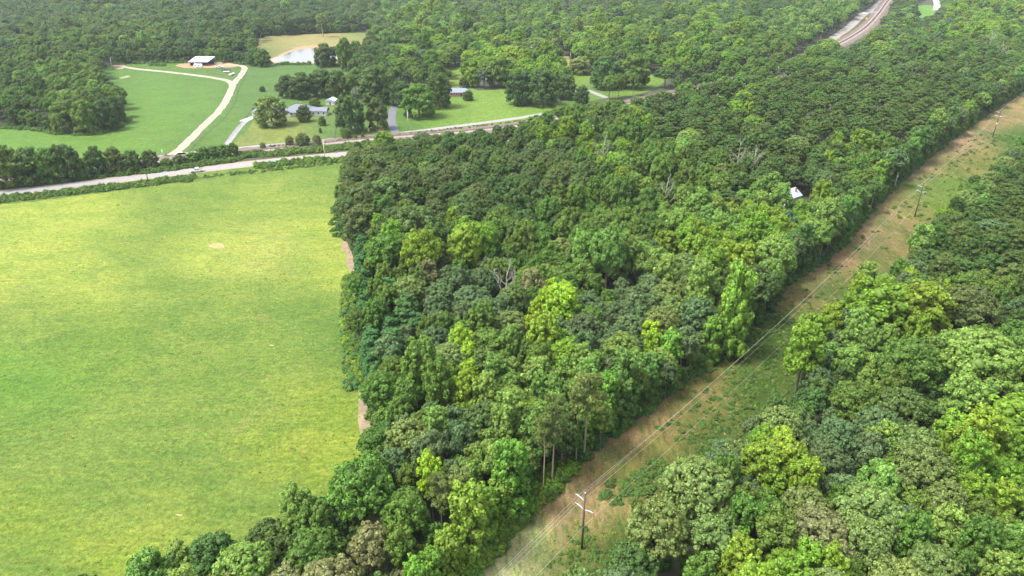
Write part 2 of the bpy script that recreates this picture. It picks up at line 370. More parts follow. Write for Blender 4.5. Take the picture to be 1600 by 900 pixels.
past_anchors = [(50, 215, (0.090, 0.180, 0.027), 60), (250, 150, (0.090, 0.174, 0.027), 60), (220, 115, (0.072, 0.144, 0.027), 30), (300, 115, (0.072, 0.132, 0.027), 30), (200, 220, (0.096, 0.174, 0.027), 60), (330, 205, (0.078, 0.144, 0.030), 30), (400, 130, (0.072, 0.132, 0.033), 40),
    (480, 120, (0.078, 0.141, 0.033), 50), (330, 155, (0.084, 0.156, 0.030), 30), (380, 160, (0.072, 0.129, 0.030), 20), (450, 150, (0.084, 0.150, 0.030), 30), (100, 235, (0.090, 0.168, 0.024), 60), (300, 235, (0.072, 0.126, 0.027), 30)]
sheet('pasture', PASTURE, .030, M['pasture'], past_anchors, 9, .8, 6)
sheet('dry_meadow', DRY, .060, M['pasture'], [(420, 65, (0.216, 0.194, 0.079), 20), (500, 62, (0.245, 0.209, 0.086), 40), (560, 55, (0.094, 0.173, 0.029), 16), (570, 62, (0.230, 0.194, 0.086), 16), (420, 80, (0.108, 0.151, 0.036), 14), (560, 78, (0.202, 0.158, 0.094), 16), (480, 98, (0.094, 0.130, 0.036), 20)], 12, 1, 6)
yard_anchors = [(430, 205, (0.155, 0.178, 0.043), 30), (400, 220, (0.139, 0.165, 0.040), 20), (500, 190, (0.086, 0.145, 0.033), 16), (480, 180, (0.132, 0.172, 0.040), 16), (515, 205, (0.079, 0.139, 0.033), 12), (560, 205, (0.079, 0.132, 0.030), 20), (640, 200, (0.073, 0.139, 0.026), 20), (700, 185, (0.112, 0.185, 0.030), 30),
    (770, 165, (0.132, 0.205, 0.036), 30), (820, 178, (0.125, 0.198, 0.033), 30), (715, 120, (0.158, 0.224, 0.040), 10), (875, 100, (0.264, 0.251, 0.079), 14), (900, 125, (0.132, 0.198, 0.033), 14), (1010, 130, (0.119, 0.191, 0.033), 25), (930, 145, (0.099, 0.165, 0.033), 20)]
sheet('yard_lawn', YARD, .055, M['lawn'], yard_anchors, 8, .5, 5)
sheet('far_lawn', [(1428, 12), (1450, 8), (1462, 14), (1452, 30), (1430, 32)], .05, M['lawn'], [(1440, 20, (.12, .24, .045), 30)], 12, .5)
sheet('house_clearing', [(1206, 306), (1218, 293), (1240, 294), (1245, 318), (1220, 328)], .05, M['dirt'], None, 12, .8, 3)
for P in ([(534, 378), (544, 380), (551, 402), (557, 425), (548, 432), (540, 405)], [(557, 606), (570, 604), (580, 650), (588, 690), (580, 722), (565, 694), (561, 650)]):
    sheet('bare_dirt_path', P, .075, M['path'], None, 4, .5, 1.5)
pond_P = [(424, 94), (440, 87), (455, 81), (472, 77), (492, 76), (512, 80), (530, 86), (531, 92), (515, 97), (490, 98), (460, 98), (432, 97)]
sheet('pond_bank', [(418, 95), (436, 86), (452, 79), (470, 73), (490, 71), (505, 74), (532, 82), (536, 92), (520, 99), (430, 99)], .09, M['clay'], None, 12, .6, 3)
tag(sheet('pond_water', pond_P, .12, M['water'], None, 14, .4, 3), kind='structure')
sheet('barn_yard_clay', [(276, 102), (290, 99), (345, 97), (372, 101), (365, 105), (330, 106), (300, 107), (282, 105)], .07, M['clay'], None, 10, .8, 3)
sheet('junction_gravel', [(176, 103), (180, 98), (190, 98), (196, 106), (183, 108)], .07, M['dirt'], None, 10, .6, 3)
sheet('farm_entrance', [(250, 245), (268, 239), (278, 236), (291, 240), (284, 246), (262, 248)], .085, M['concrete'], None, 10, .3, 2)
sheet('mulch_patch', [(586, 203), (596, 200), (602, 203), (594, 206)], .08, M['clay'], None, 10, .3, 2)
sheet('bare_spot', [(186, 122), (200, 118), (203, 120), (190, 123)], .07, M['gravel'], None, 10, .3, 2)
M['bare'] = road_mat('sparse_tan_grass', (.25, .205, .085), .3)
for (x, y, s) in ((338, 384, 13), (421, 540, 4), (283, 802, 7)):
    sheet('bare_spot', [(x-s, y), (x-s*.3, y-s*.28), (x+s, y-s*.12), (x+s*.7, y+s*.3), (x-s*.2, y+s*.3)], .06, M['bare'], None, 6, .5, 1)
HWY = [(-400, 339), (0, 302), (100, 291), (200, 279), (300, 267), (400, 255), (480, 247), (560, 240), (640, 234), (780, 220), (870, 207), (960, 188), (1100, 155), (1215, 124), (1262, 93), (1300, 61), (1325, 44), (1347, 24), (1368, 10), (1400, -20)]
LOCAL = [(130, 257), (220, 249), (280, 241), (340, 236), (400, 229), (460, 224), (540, 216), (620, 209), (700, 199), (800, 186), (860, 176), (900, 170), (960, 164), (1040, 152), (1100, 142)]
RAIL = [(-200, 290), (200, 256), (300, 247), (370, 239), (430, 233), (520, 223), (590, 216), (640, 212), (720, 206), (800, 197), (860, 186), (960, 166), (1100, 135), (1200, 108), (1301, 73), (1350, 45), (1374, 20), (1389, 0), (1420, -30)]
ribbon('highway_shoulder', HWY, 10.5, .070, M['lawn'] if False else M['dirt'], .4)
ribbon('highway', HWY, 7.4, .085, M['asphalt_old'], .06)
ribbon('local_road', LOCAL, 5.2, .085, M['asphalt_old'], .12)
ribbon('railway_bank', RAIL, 19.0, .092, M['bank'], 1.2, off=-.5)
ribbon('rail_bed', RAIL, 7.5, .14, M['ballast'], .5, crown=.5)
ribbon('rail_track_bed', RAIL, 3.4, .45, M['ballast_rust'], .1, reg=False, crown=.2)
ribbon('side_street', [(905, 137), (920, 142), (935, 148), (948, 153)], 5, .1, M['asphalt_old'])
ribbon('ranch_drive', [(268, 242), (284, 231), (300, 215), (318, 197), (338, 178), (352, 160), (359, 145), (363, 134), (357, 127), (335, 122), (300, 117), (255, 112), (215, 108), (190, 104)], 5.0, .095, M['gravel'], .4)
ribbon('barn_drive', [(363, 134), (369, 126), (377, 117), (382, 109), (380, 104), (370, 102), (350, 101)], 5.0, .100, M['gravel'], .4)
ribbon('house_drive', [(348, 234), (362, 215), (376, 197), (388, 186), (396, 182)], 3.6, .095, M['asphalt_old'], .1)
ribbon('house_drive_apron', [(380, 190), (388, 186), (400, 184), (409, 183)], 5.5, .105, M['concrete'], .1)
ribbon('shaded_drive', [(618, 208), (615, 200), (612, 188), (613, 176), (617, 166), (622, 160)], 5.0, .095, M['asphalt'], .1)
ribbon('wood_drive', [(632, 234), (634, 240), (637, 247), (645, 258)], 5.0, .10, M['dirt'], .3)
ribbon('level_crossing_road', [(1340, 22), (1358, 20), (1376, 18)], 9, .11, M['asphalt_old'])
ribbon('far_street', [(1460, -5), (1464, 6), (1463, 16)], 9, .1, M['concrete'])
# the railway track: one thing with two rails and its ties
rl = smooth_line(RAIL[2:], 4.0)
trk = empty('railway_track', rl[0]); tag(trk, 'rusty single railway track on pale ballast running beyond the highway', 'railway track')
for s in (-.72, .72):
    pts = []
    for i, p in enumerate(rl):
        t = (rl[min(i+1, len(rl)-1)]-rl[max(i-1, 0)]).normalized(); n2 = Vector((-t.y, t.x, 0)); pts.append(p+n2*s+Vector((0, 0, .85))-rl[0])
    MB().tube(pts, .09, 5).build('rail', M['steel_rust'], trk)
tm = MB()
for i in range(len(rl)-1):
    L = (rl[i+1]-rl[i]).length; t = (rl[i+1]-rl[i]).normalized(); n2 = Vector((-t.y, t.x, 0)); k = max(1, int(L/1.6))
    for j in range(k):
        c = rl[i].lerp(rl[i+1], j/k)-rl[0]; a = n2*1.25; b = t*.2
        tm.add([c-a-b+Vector((0, 0, .6)), c+a-b+Vector((0, 0, .6)), c+a+b+Vector((0, 0, .6)), c-a+b+Vector((0, 0, .6)),
                c-a-b+Vector((0, 0, .77)), c+a-b+Vector((0, 0, .77)), c+a+b+Vector((0, 0, .77)), c-a+b+Vector((0, 0, .77))],
               [(0, 3, 2, 1), (4, 5, 6, 7), (0, 1, 5, 4), (1, 2, 6, 5), (2, 3, 7, 6), (3, 0, 4, 7)])
tag(tm.build('ties', M['tie'], trk), kind='stuff')

# ------------------------------------------------------------------ crowns
def rnd_dirs(rng, n):
    d = rng.normal(size=(n, 3)); return d/np.linalg.norm(d, axis=1, keepdims=True)
def leaf_quads(P, N, size, rng, long=None, asp=.75):
    n = len(P); r = rng.normal(size=(n, 3)); a = np.cross(N, r); a /= np.linalg.norm(a, axis=1, keepdims=True)+1e-9
    if long is not None: a = long
    b = np.cross(N, a); b /= np.linalg.norm(b, axis=1, keepdims=True)+1e-9
    s = (size*rng.uniform(.65, 1.3, n))[:, None]
    V = np.stack([P-a*s*.5, P+b*s*.5*asp+N*s*.08, P+a*s*.5-N*s*.12, P-b*s*.5*asp+N*s*.08], 1).reshape(-1, 3)
    Q = np.arange(n*4).reshape(-1, 4); return V, Q
ico = None
def icosph(sub=2):
    bm = bmesh.new(); bmesh.ops.create_icosphere(bm, subdivisions=sub, radius=1)
    V = np.array([v.co[:] for v in bm.verts]); Fc = np.array([[v.index for v in f.verts] for f in bm.faces]); bm.free(); return V, Fc
ICO = icosph(2)
def crown_data(lobes, nleaf, size, rng, subs=9, upb=.35, jit=.45, core=.66, bristle=0.0, subr=.44, flat=1.0):
    """lobes: list of (cx,cy,cz, rx,ry,rz). leaves sit on small bumps that cover every lobe."""
    Lc = np.array([l[:3] for l in lobes]); Lr = np.array([l[3:] for l in lobes])
    w = (Lr[:, 0]*Lr[:, 2]); w = w/w.sum(); P = []; N = []; T = []; D = []
    for i in range(len(lobes)):
        ns = int(subs*(1.7 if Lr[i, 0] > 1.9 else 1))+rng.integers(-1, 3); sdv = rnd_dirs(rng, ns*2); sdv[:, 2] = sdv[:, 2]*.9+upb*.6
        sdv /= np.linalg.norm(sdv, axis=1, keepdims=True)
        keep = [0]
        for j in range(1, len(sdv)):
            if all(sdv[j] @ sdv[k] < .78 for k in keep): keep.append(j)
        sdv = sdv[keep][:ns]; ns = len(sdv); sr = rng.uniform(.75, 1.2, ns)*subr; st = rng.uniform(-.28, .28, ns)
        m = int(nleaf*w[i]*1.35); pick = rng.integers(0, ns, m)
        d = sdv[pick]*.75+rng.normal(size=(m, 3))*.62; d[:, 2] += .1; d /= np.linalg.norm(d, axis=1, keepdims=True)
        rad = rng.uniform(.8, 1.08, m)[:, None]
        p = Lc[i]+(sdv[pick]*.70+d*(sr[pick][:, None])*rad)*Lr[i]
        nn = d+rng.normal(size=(m, 3))*jit; nn[:, 2] += upb*.5; nn /= np.linalg.norm(nn, axis=1, keepdims=True)
        P.append(p); N.append(nn); T.append(st[pick]*.8+rng.normal(0, .27, m)); D.append(d)
    P = np.concatenate(P); N = np.concatenate(N); T = np.concatenate(T); D = np.concatenate(D)
    ok = np.ones(len(P), bool)
    for i in range(len(lobes)):
        q = (P-Lc[i])/Lr[i]; ok &= (q*q).sum(1) > .50
    P, N, T, D = P[ok], N[ok], T[ok], D[ok]
    if bristle > 0:
        n = len(P); sel = rng.random(n) < bristle; lg = D+rng.normal(size=D.shape)*.35; lg[:, 2] += .25; lg /= np.linalg.norm(lg, axis=1, keepdims=True)
        nb = np.cross(lg, rng.normal(size=lg.shape)); nb /= np.linalg.norm(nb, axis=1, keepdims=True)
        V1, Q1 = leaf_quads(P[~sel], N[~sel], size, rng); V2, Q2 = leaf_quads(P[sel], nb[sel], size*1.25, rng, long=lg[sel], asp=.42)
        V = np.concatenate([V1, V2]); Q = np.arange(len(V)).reshape(-1, 4); T = np.concatenate([T[~sel], T[sel]])
    else:
        V, Q = leaf_quads(P, N, size, rng)
    T = np.clip(.5+T, 0, 1.3)
    # inner twig and leaf mass of each lobe
    if core > 0:
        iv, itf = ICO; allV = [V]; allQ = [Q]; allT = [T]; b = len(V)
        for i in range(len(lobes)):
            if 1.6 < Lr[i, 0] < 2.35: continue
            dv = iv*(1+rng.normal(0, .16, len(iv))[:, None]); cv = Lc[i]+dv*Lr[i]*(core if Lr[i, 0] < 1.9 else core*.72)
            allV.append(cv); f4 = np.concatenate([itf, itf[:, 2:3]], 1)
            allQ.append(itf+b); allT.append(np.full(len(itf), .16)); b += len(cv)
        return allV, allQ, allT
    return [V], [Q], [T]
def crown_mesh(name, lobes, nleaf, size, seed, mat, **kw):
    rng = np.random.default_rng(seed); Vs, Qs, Ts = crown_data(lobes, nleaf, size, rng, **kw)
    V = np.concatenate(Vs); me = bpy.data.meshes.new(name); me.vertices.add(len(V)); me.vertices.foreach_set('co', V.astype(np.float32).ravel())
    li = []; ls = []; c = 0; T = []
    for Q, t in zip(Qs, Ts):
        k = Q.shape[1]; li.append(Q.ravel()); ls.append(c+np.arange(len(Q))*k); c += Q.size; T.append(t)
    li = np.concatenate(li).astype(np.int32); ls = np.concatenate(ls).astype(np.int32); T = np.concatenate(T).astype(np.float32)
    me.loops.add(len(li)); me.loops.foreach_set('vertex_index', li); me.polygons.add(len(ls)); me.polygons.foreach_set('loop_start', ls)
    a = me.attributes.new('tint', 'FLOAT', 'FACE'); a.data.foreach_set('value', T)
    me.update(calc_edges=True); me.materials.append(mat); return me
def spread(rng, n, f):
    out = []
    for i in range(n):
        best = None
        for _ in range(14):
            c = f(); 
            dd = min([sum((a-b)**2 for a, b in zip(c[:3], o[:3])) for o in out], default=9e9)
            if best is None or dd > best[0]: best = (dd, c)
        out.append(best[1])
    return out
def L_dome(rng):           # broad rounded oak, R about 5.6, top 16
    def f():
        a = rng.uniform(0, 2*math.pi); e = rng.uniform(-.12, 1)**1.0; r = 4.4*math.sqrt(max(0, 1-max(e, 0)**2)); q = rng.uniform(.9, 1.55)
        return (r*math.cos(a), r*math.sin(a), 10.0+4.7*e, q, q, q*.85)
    return spread(rng, 34, f)+[(0, 0, 10.2, 4.1, 4.1, 3.6), (rng.uniform(-1, 1), rng.uniform(-1, 1), 13.6, 2.1, 2.1, 1.8)]
def L_broad(rng):          # open-grown tree or wood-edge tree, leaves down to the grass, R about 5.8, top 12.5
    def f():
        a = rng.uniform(0, 2*math.pi); t = rng.uniform(0, 1); r = 4.7*math.sqrt(max(.05, 1-(abs(t-.35)/.68)**2.2)); q = rng.uniform(1.0, 1.55)
        return (r*math.cos(a), r*math.sin(a), 1.4+9.4*t, q, q, q*.85)
    return spread(rng, 34, f)+[(0, 0, 5.2, 4.3, 4.3, 4.4), (0, 0, 9.2, 2.6, 2.6, 2.4)]
def L_upright(rng):        # tulip poplar / sweetgum: tall egg of upright clumps, R about 3.8, top 19
    def f():
        t = rng.uniform(0, 1)**.8; a = rng.uniform(0, 2*math.pi); r = 3.0*math.sqrt(max(.02, 1-(abs(t-.35)/.72)**2.3))*rng.uniform(.85, 1.12); q = rng.uniform(.9, 1.35)
        return (r*math.cos(a), r*math.sin(a), 8+9.2*t, q, q, q*1.2)
    return spread(rng, 28, f)+[(0, 0, 10.5, 2.6, 2.6, 3.6), (0, 0, 14.6, 2.1, 2.1, 2.8)]
def L_round(rng):          # small round crown, R about 3.4, top 13.5
    def f():
        a = rng.uniform(0, 2*math.pi); e = rng.uniform(-.3, 1); r = 2.45*math.sqrt(1-e*e); q = rng.uniform(.85, 1.3)
        return (r*math.cos(a), r*math.sin(a), 9.3+3.0*e, q, q, q*.95)
    return spread(rng, 15, f)+[(0, 0, 9.4, 2.5, 2.5, 2.9)]
def L_pine(rng):           # loblolly pine: small domed head of needle clumps, R about 3, top 17
    def f():
        t = rng.uniform(-.15, 1); a = rng.uniform(0, 2*math.pi); r = 2.75*math.sqrt(max(0, 1-max(t, 0)**2))*rng.uniform(.85, 1.05); q = rng.uniform(.75, 1.15)
        return (r*math.cos(a), r*math.sin(a), 11.6+4.5*t, q, q, q*.75)
    return spread(rng, 26, f)+[(0, 0, 12.2, 2.3, 2.3, 2.9)]
def L_pineopen(rng):       # open-grown pine with bare trunk and separate branches
    def f():
        t = rng.uniform(0, 1); a = rng.uniform(0, 2*math.pi); r = (3.2-1.6*t)*rng.uniform(.45, 1.1); q = rng.uniform(.7, 1.15)
        return (r*math.cos(a), r*math.sin(a), 11.0+6.2*t, q, q, q*.5)
    return spread(rng, 20, f)
def L_layer(rng):          # dark layered fronds
    def f():
        a = rng.uniform(0, 2*math.pi); t = rng.uniform(0, 1); r = (3.6*(1-t*.75))*rng.uniform(.75, 1.05); q = rng.uniform(.8, 1.25)
        return (r*math.cos(a), r*math.sin(a), 2+8.5*t, q, q, q*.42)
    return spread(rng, 44, f)+[(0, 0, 4.2, 2.7, 2.7, 4.2), (0, 0, 8.3, 1.4, 1.4, 1.8)]
def L_column(rng):         # wood-edge tree with leaves down to the ground
    def f():
        t = rng.uniform(0, 1); a = rng.uniform(0, 2*math.pi); r = (2.5-1.0*t**2)*rng.uniform(.75, 1.1); q = rng.uniform(.8, 1.35)
        return (r*math.cos(a), r*math.sin(a), 1.0+12.6*t, q, q, q*1.15)
    return spread(rng, 30, f)+[(0, 0, 3.2, 1.9, 1.9, 3.4), (0, 0, 8.2, 1.8, 1.8, 3.6), (0, 0, 12, 1.3, 1.3, 2.2)]
def L_shrub(rng):          # R 1.5, H 2
    def f():
        a = rng.uniform(0, 2*math.pi); r = rng.uniform(.1, 1.0); q = rng.uniform(.45, .8)
        return (r*math.cos(a), r*math.sin(a), .3+.9*rng.random()*(1.2-r*.7), q, q, q*.85)
    return spread(rng, 8, f)
SHAPES = dict(dome=(L_dome, 10000, .42, dict(subs=9), 5.8, 16.0), broad=(L_broad, 10000, .44, dict(subs=8), 5.9, 12.6), upright=(L_upright, 6500, .46, dict(subs=7, upb=.5, jit=.55), 4.0, 19.2),
    round=(L_round, 4800, .42, dict(subs=9), 3.5, 13.4), pine=(L_pine, 7000, .38, dict(subs=6, bristle=.6, jit=.6, core=.68), 3.4, 17.0),
    pineopen=(L_pineopen, 5200, .42, dict(subs=7, bristle=.6, jit=.7, core=.6), 3.7, 18.0),
    layer=(L_layer, 8500, .44, dict(subs=7, upb=.8, jit=.35), 4.5, 10.8), column=(L_column, 8000, .42, dict(subs=7), 3.4, 14.6),
    shrub=(L_shrub, 800, .26, dict(subs=5, core=.7), 1.6, 1.9))
SPEC = dict(oak=[('dome', 3)], deep=[('dome', 2), ('round', 2)], mid=[('round', 2), ('upright', 1), ('dome', 1)], blue=[('dome', 2), ('round', 2)],
    light=[('dome', 1), ('upright', 1), ('round', 1)], yel=[('upright', 3), ('dome', 1)], lime=[('upright', 2)], olive=[('dome', 2)], brown=[('dome', 1), ('round', 1)], pine=[('pine', 4)],
    pineol=[('pine', 2), ('pineopen', 2)], emer=[('layer', 3)], col=[('column', 3)], vine=[('column', 2)])
BR = dict(bdeep='deep', bmid='mid', boak='oak', bolive='olive', byel='yel', bbrown='brown')
for k_ in BR: SPEC[k_] = [('broad', 2)]; M[k_] = M[BR[k_]]
base_mesh = {}
def get_shape(sh, i):
    if (sh, i) not in base_mesh:
        fn, n, sz, kw, r0, h0 = SHAPES[sh]; rng = np.random.default_rng(100+i*7+len(sh)*31)
        base_mesh[(sh, i)] = crown_mesh('crown', fn(rng), n, sz, 5+i, M['mid'], **kw)
    return base_mesh[(sh, i)]
VAR = []; SPV = {}          # variants: (species, shape, crown mesh, R, H)
for sp, lst in SPEC.items():
    SPV[sp] = []
    for si, (sh, n) in enumerate(lst):
        for i in range(n):
            k = (i+len(sp)) % 4 if sh in ('dome', 'pine') else (i+len(sp)) % 3
            me = get_shape(sh, k).copy(); me.materials.clear(); me.materials.append(M[sp])
            SPV[sp].append(len(VAR)); VAR.append((sp, sh, me, SHAPES[sh][4], SHAPES[sh][5]))
def trunk_mb(h, r, rng, limbs=5, spreadr=2.5, start=.5):
    m = MB(); bend = [rng.uniform(-.25, .25), rng.uniform(-.25, .25)]
    pts = [(bend[0]*math.sin(t*3), bend[1]*math.sin(t*2.4), h*t) for t in (0, .03, .25, .5, .75, 1)]
    m.tube(pts, [r*1.5, r*1.1, r*.9, r*.75, r*.5, r*.15], 8)
    for i in range(limbs):
        t = start+(.95-start)*i/limbs; a = i*2.4+rng.uniform(0, .6); q = spreadr*(1.1-t*.5)
        z = h*t; m.tube([(0, 0, z), (math.cos(a)*q*.5, math.sin(a)*q*.5, z+q*.35), (math.cos(a)*q, math.sin(a)*q, z+q*.6)], [r*.4, r*.25, r*.06], 6)
    return m
_rg = random.Random(3)
TR = {'broad': trunk_mb(10, .34, _rg, 6, 3.4, .3).mesh('trunk', M['bark']), 'dome': trunk_mb(13, .36, _rg, 6, 3.8, .4).mesh('trunk', M['bark']), 'upright': trunk_mb(17, .3, _rg, 6, 2.2, .35).mesh('trunk', M['bark']),
      'round': trunk_mb(11, .2, _rg, 5, 2.0, .5).mesh('trunk', M['bark']), 'pine': trunk_mb(16, .24, _rg, 7, 2.0, .6).mesh('trunk', M['bark_pine']),
      'pineopen': trunk_mb(17, .18, _rg, 9, 2.6, .58).mesh('trunk', M['bark_pine']), 'layer': trunk_mb(9, .2, _rg, 5, 2.2, .3).mesh('trunk', M['bark']),
      'column': trunk_mb(13, .2, _rg, 4, 1.5, .4).mesh('trunk', M['bark']), 'shrub': trunk_mb(1.4, .06, _rg, 3, .6, .2).mesh('stem', M['bark'])}
TNAME = dict(pine='pine_tree', pineopen='pine_tree')
def plant_tree(vi, x, y, rot, s, sz, label, cat='tree', group=None, name=None):
    sp, sh, me, r0, h0 = VAR[vi]
    e = empty(name or TNAME.get(sh, 'broadleaf_tree'), (x, y, 0), rot); e.scale = (s, s, sz); tag(e, label, cat, group)
    c = bpy.data.objects.new('crown', me); COL.objects.link(c); c.parent = e
    t = bpy.data.objects.new('trunk', TR[sh]); COL.objects.link(t); t.parent = e
    return e

# ------------------------------------------------------------------ woods: which kind of tree grows where
AN = []
def an(sp, *pts, s=45):
    for p in pts: AN.append((p[0], p[1], sp, p[2] if len(p) > 2 else s))
# photograph positions of crown tops -> kinds, their leaf colours partly standing in for cloud light
an('oak', (570, 260), (600, 290), (560, 320), (640, 290), (620, 330), (680, 250), s=34)
an('oak', (840, 255), (880, 265), (860, 290), s=22)
an('deep', (700, 230), (760, 240), (720, 290), (780, 300), (680, 320), (650, 240), (830, 330), (740, 330), (900, 240), s=34)
an('mid', (620, 370), (660, 350), (700, 380), (590, 400), (820, 400), (900, 300), (960, 280), (1000, 350), (870, 350), (940, 340), (800, 360), (1060, 300), s=32)
an('yel', (640, 360), (730, 365), (920, 215), (960, 250), (1120, 390), (1150, 360), (1080, 370), (1180, 350), (1100, 420), s=18)
an('light', (950, 360), (1010, 300), (1100, 330), (940, 380), (1010, 400), (1140, 340), (1200, 330), (1250, 330), s=24)
an('yel', (1180, 400), (1200, 370), (1240, 350), s=26)
an('emer', (590, 440), (600, 490), (610, 540), (590, 570), (630, 460), (570, 470), (640, 520), (560, 510), (575, 580), (620, 430), s=30)
an('blue', (700, 440), (700, 490), (760, 480), (760, 420), (930, 470), (990, 440), (1010, 480), (960, 530), (900, 520), (1090, 490), (620, 560), (650, 540), (1030, 560), (700, 660), (650, 690), (740, 640), s=30)
an('olive', (660, 450), (820, 470), (870, 440), (1020, 500), (1040, 470), (650, 670), (700, 550), (1080, 440), (760, 540), s=18)
an('brown', (790, 430), (850, 430), (660, 440), s=12)
an('mid', (640, 570), (700, 520), (750, 500), (820, 540), (620, 620), (660, 610), (1120, 460), (900, 440), s=30)
an('light', (800, 590), (850, 560), (880, 600), (900, 560), (780, 640), (750, 690), (800, 700), (830, 640), (940, 570), (860, 660), s=34)  # lighter-leaved trees; their colour also mimics sunlight through a cloud gap
an('yel', (720, 620), (820, 650), (700, 590), (880, 540), s=14)
an('lime', (725, 530), (730, 580), (870, 465), (850, 475), (1012, 515), (678, 735), (848, 510), s=9)
an('pineol', (910, 620), (870, 650), (740, 780), (700, 790), s=14)
an('deep', (1060, 540), (1100, 560), (1130, 520), (1150, 470), (970, 600), (1000, 620), s=20)
an('mid', (560, 760), (600, 740), (540, 790), (640, 780), (500, 790), (620, 840), (700, 840), s=34)
an('deep', (590, 760), (520, 820), (480, 800), (430, 830), s=18)
an('brown', (560, 860), (600, 880), (430, 870), (470, 890), (400, 880), s=20)
an('light', (240, 880), (280, 870), (340, 860), (600, 800), s=20)
an('deep', (200, 890), (380, 860), s=14)
an('light', (800, 800), (760, 840), (720, 870), s=30)
# plantation and the upper right
an('pine', (1100, 200), (1200, 180), (1300, 180), (1400, 160), (1450, 130), (1500, 110), (1350, 220), (1250, 240), (1400, 220), (1150, 240), (1050, 190), (1320, 140), (1450, 180), (1540, 100), (1230, 160), (1180, 210), s=45)
an('deep', (1000, 170), (1060, 150), (1100, 150), (1300, 250), (1270, 270), (1230, 260), (1180, 240), s=28)
an('yel', (1000, 180), (870, 205), (1170, 175), (1310, 240), (1360, 230), s=11)
an('mid', (900, 190), (950, 170), (980, 210), (1000, 240), (1120, 270), (1050, 260), (1330, 250), (1380, 250), (1390, 110), (1450, 80), s=26)
an('light', (1070, 225), (1320, 250), (1360, 235), s=12)
# right wood
an('pine', (1560, 250), (1580, 300), (1520, 300), (1500, 340), (1560, 360), (1480, 340), (1530, 400), (1590, 420), (1470, 380), (1600, 200), (1590, 460), s=38)
an('pineol', (1500, 420), (1560, 430), (1440, 400), s=16)
an('yel', (1430, 360), (1420, 380), (1470, 350), s=9)
an('yel', (1340, 480), (1310, 500), (1360, 460), (1420, 470), (1300, 520), (1400, 500), (1250, 540), (1390, 460), (1280, 490), s=24)
an('light', (1340, 430), (1370, 440), (1420, 390), (1340, 530), (1370, 560), (1400, 540), (1300, 560), s=18)
an('oak', (1480, 470), (1500, 490), (1460, 500), (1450, 540), (1500, 540), s=22)
an('mid', (1540, 470), (1560, 510), (1520, 450), (1420, 420), (1410, 590), (1380, 600), s=24)
an('light', (1500, 570), (1550, 560), (1590, 560), (1500, 620), (1550, 640), (1590, 620), (1470, 590), s=30)
an('deep', (1270, 590), (1300, 600), (1330, 590), (1230, 600), (1420, 640), s=22)
an('blue', (1200, 620), (1180, 650), (1230, 660), (1200, 690), (1120, 720), (1160, 740), (1080, 730), (1300, 690), (1290, 740), (1370, 680), (1400, 790), (1350, 650), s=24)
an('light', (1340, 680), (1350, 730), (1380, 700), (1390, 770), (1460, 810), (1540, 860), (1590, 870), s=13)
an('yel', (1190, 690), (1220, 730), (1200, 730), (1260, 760), (1560, 680), (1510, 690), (1530, 720), (1490, 680), (1590, 700), (1170, 850), (1220, 880), (1300, 870), (1560, 780), s=20)
an('lime', (1235, 640), (1580, 690), s=6)
an('olive', (1060, 760), (1000, 790), (960, 830), (1100, 780), (1050, 830), (1130, 800), (1000, 870), (1300, 800), (1350, 790), (1420, 720), (1400, 860), (1470, 850), (1340, 860), (1500, 790), s=30)
an('brown', (1380, 640), (1450, 720), (1540, 720), (1420, 880), (1480, 890), (1280, 820), s=14)
an('mid', (1150, 780), (1100, 840), (1180, 800), (1250, 820), (1560, 800), (1440, 760), (1590, 780), s=26)
# upper woods
an('mid', (30, 130), (80, 150), (120, 165), (150, 175), (70, 180), (20, 170), s=34)
an('light', (118, 152), (146, 146), (40, 120), (90, 130), s=14)
an('emer', (580, 420), (600, 460), (585, 500), (605, 530), (580, 550), (620, 500), s=26)
an('deep', (60, 170), (30, 140), (120, 180), (170, 170), (20, 180), (100, 60), (200, 70), (300, 60), (450, 20), (350, 40), (520, 30), (30, 60), (600, 90), (650, 100), (600, 130), (680, 150), (1240, 20), (400, 60), s=40)
an('mid', (80, 110), (60, 120), (130, 130), (110, 150), (50, 80), (150, 50), (250, 40), (360, 60), (120, 30), (700, 60), (620, 60), (660, 80), (720, 100), (780, 40), (660, 110), (850, 60), (1000, 60), (1150, 60), (1300, 30), (1200, 90), s=40)
an('blue', (200, 20), (100, 10), (300, 10), (30, 20), (600, 10), (500, 10), (900, 10), (750, 10), (1100, 10), (1500, 10), (1400, 80), s=40)
an('light', (640, 30), (680, 40), (720, 50), (630, 60), (820, 30), (900, 50), (1320, 20), (1250, 30), (1280, 40), (1400, 50), (1540, 20), (200, 55), s=28)
an('yel', (730, 85), (760, 80), (790, 90), (780, 110), (740, 100), (680, 70), (660, 20), (660, 50), (930, 55), (980, 40), (920, 60), (1110, 40), (1140, 55), (1090, 35), (1060, 85), (1500, 30), (1540, 45), (820, 110), (840, 100), (1560, 20), s=24)
an('lime', (920, 60), (720, 95), (1320, 30), s=6)
an('mid', (950, 80), (1000, 90), (1100, 100), (1150, 110), (1250, 90), (1380, 80), (1500, 80), (1590, 50), (1560, 70), s=34)
an('deep', (1060, 60), (1050, 50), (1350, 90), (1480, 60), (1400, 30), (1420, 20), (1550, 90), (870, 60), (990, 20), s=22)
ANx = np.array([(a[0], a[1], a[3]) for a in AN], float); ANs = [a[2] for a in AN]
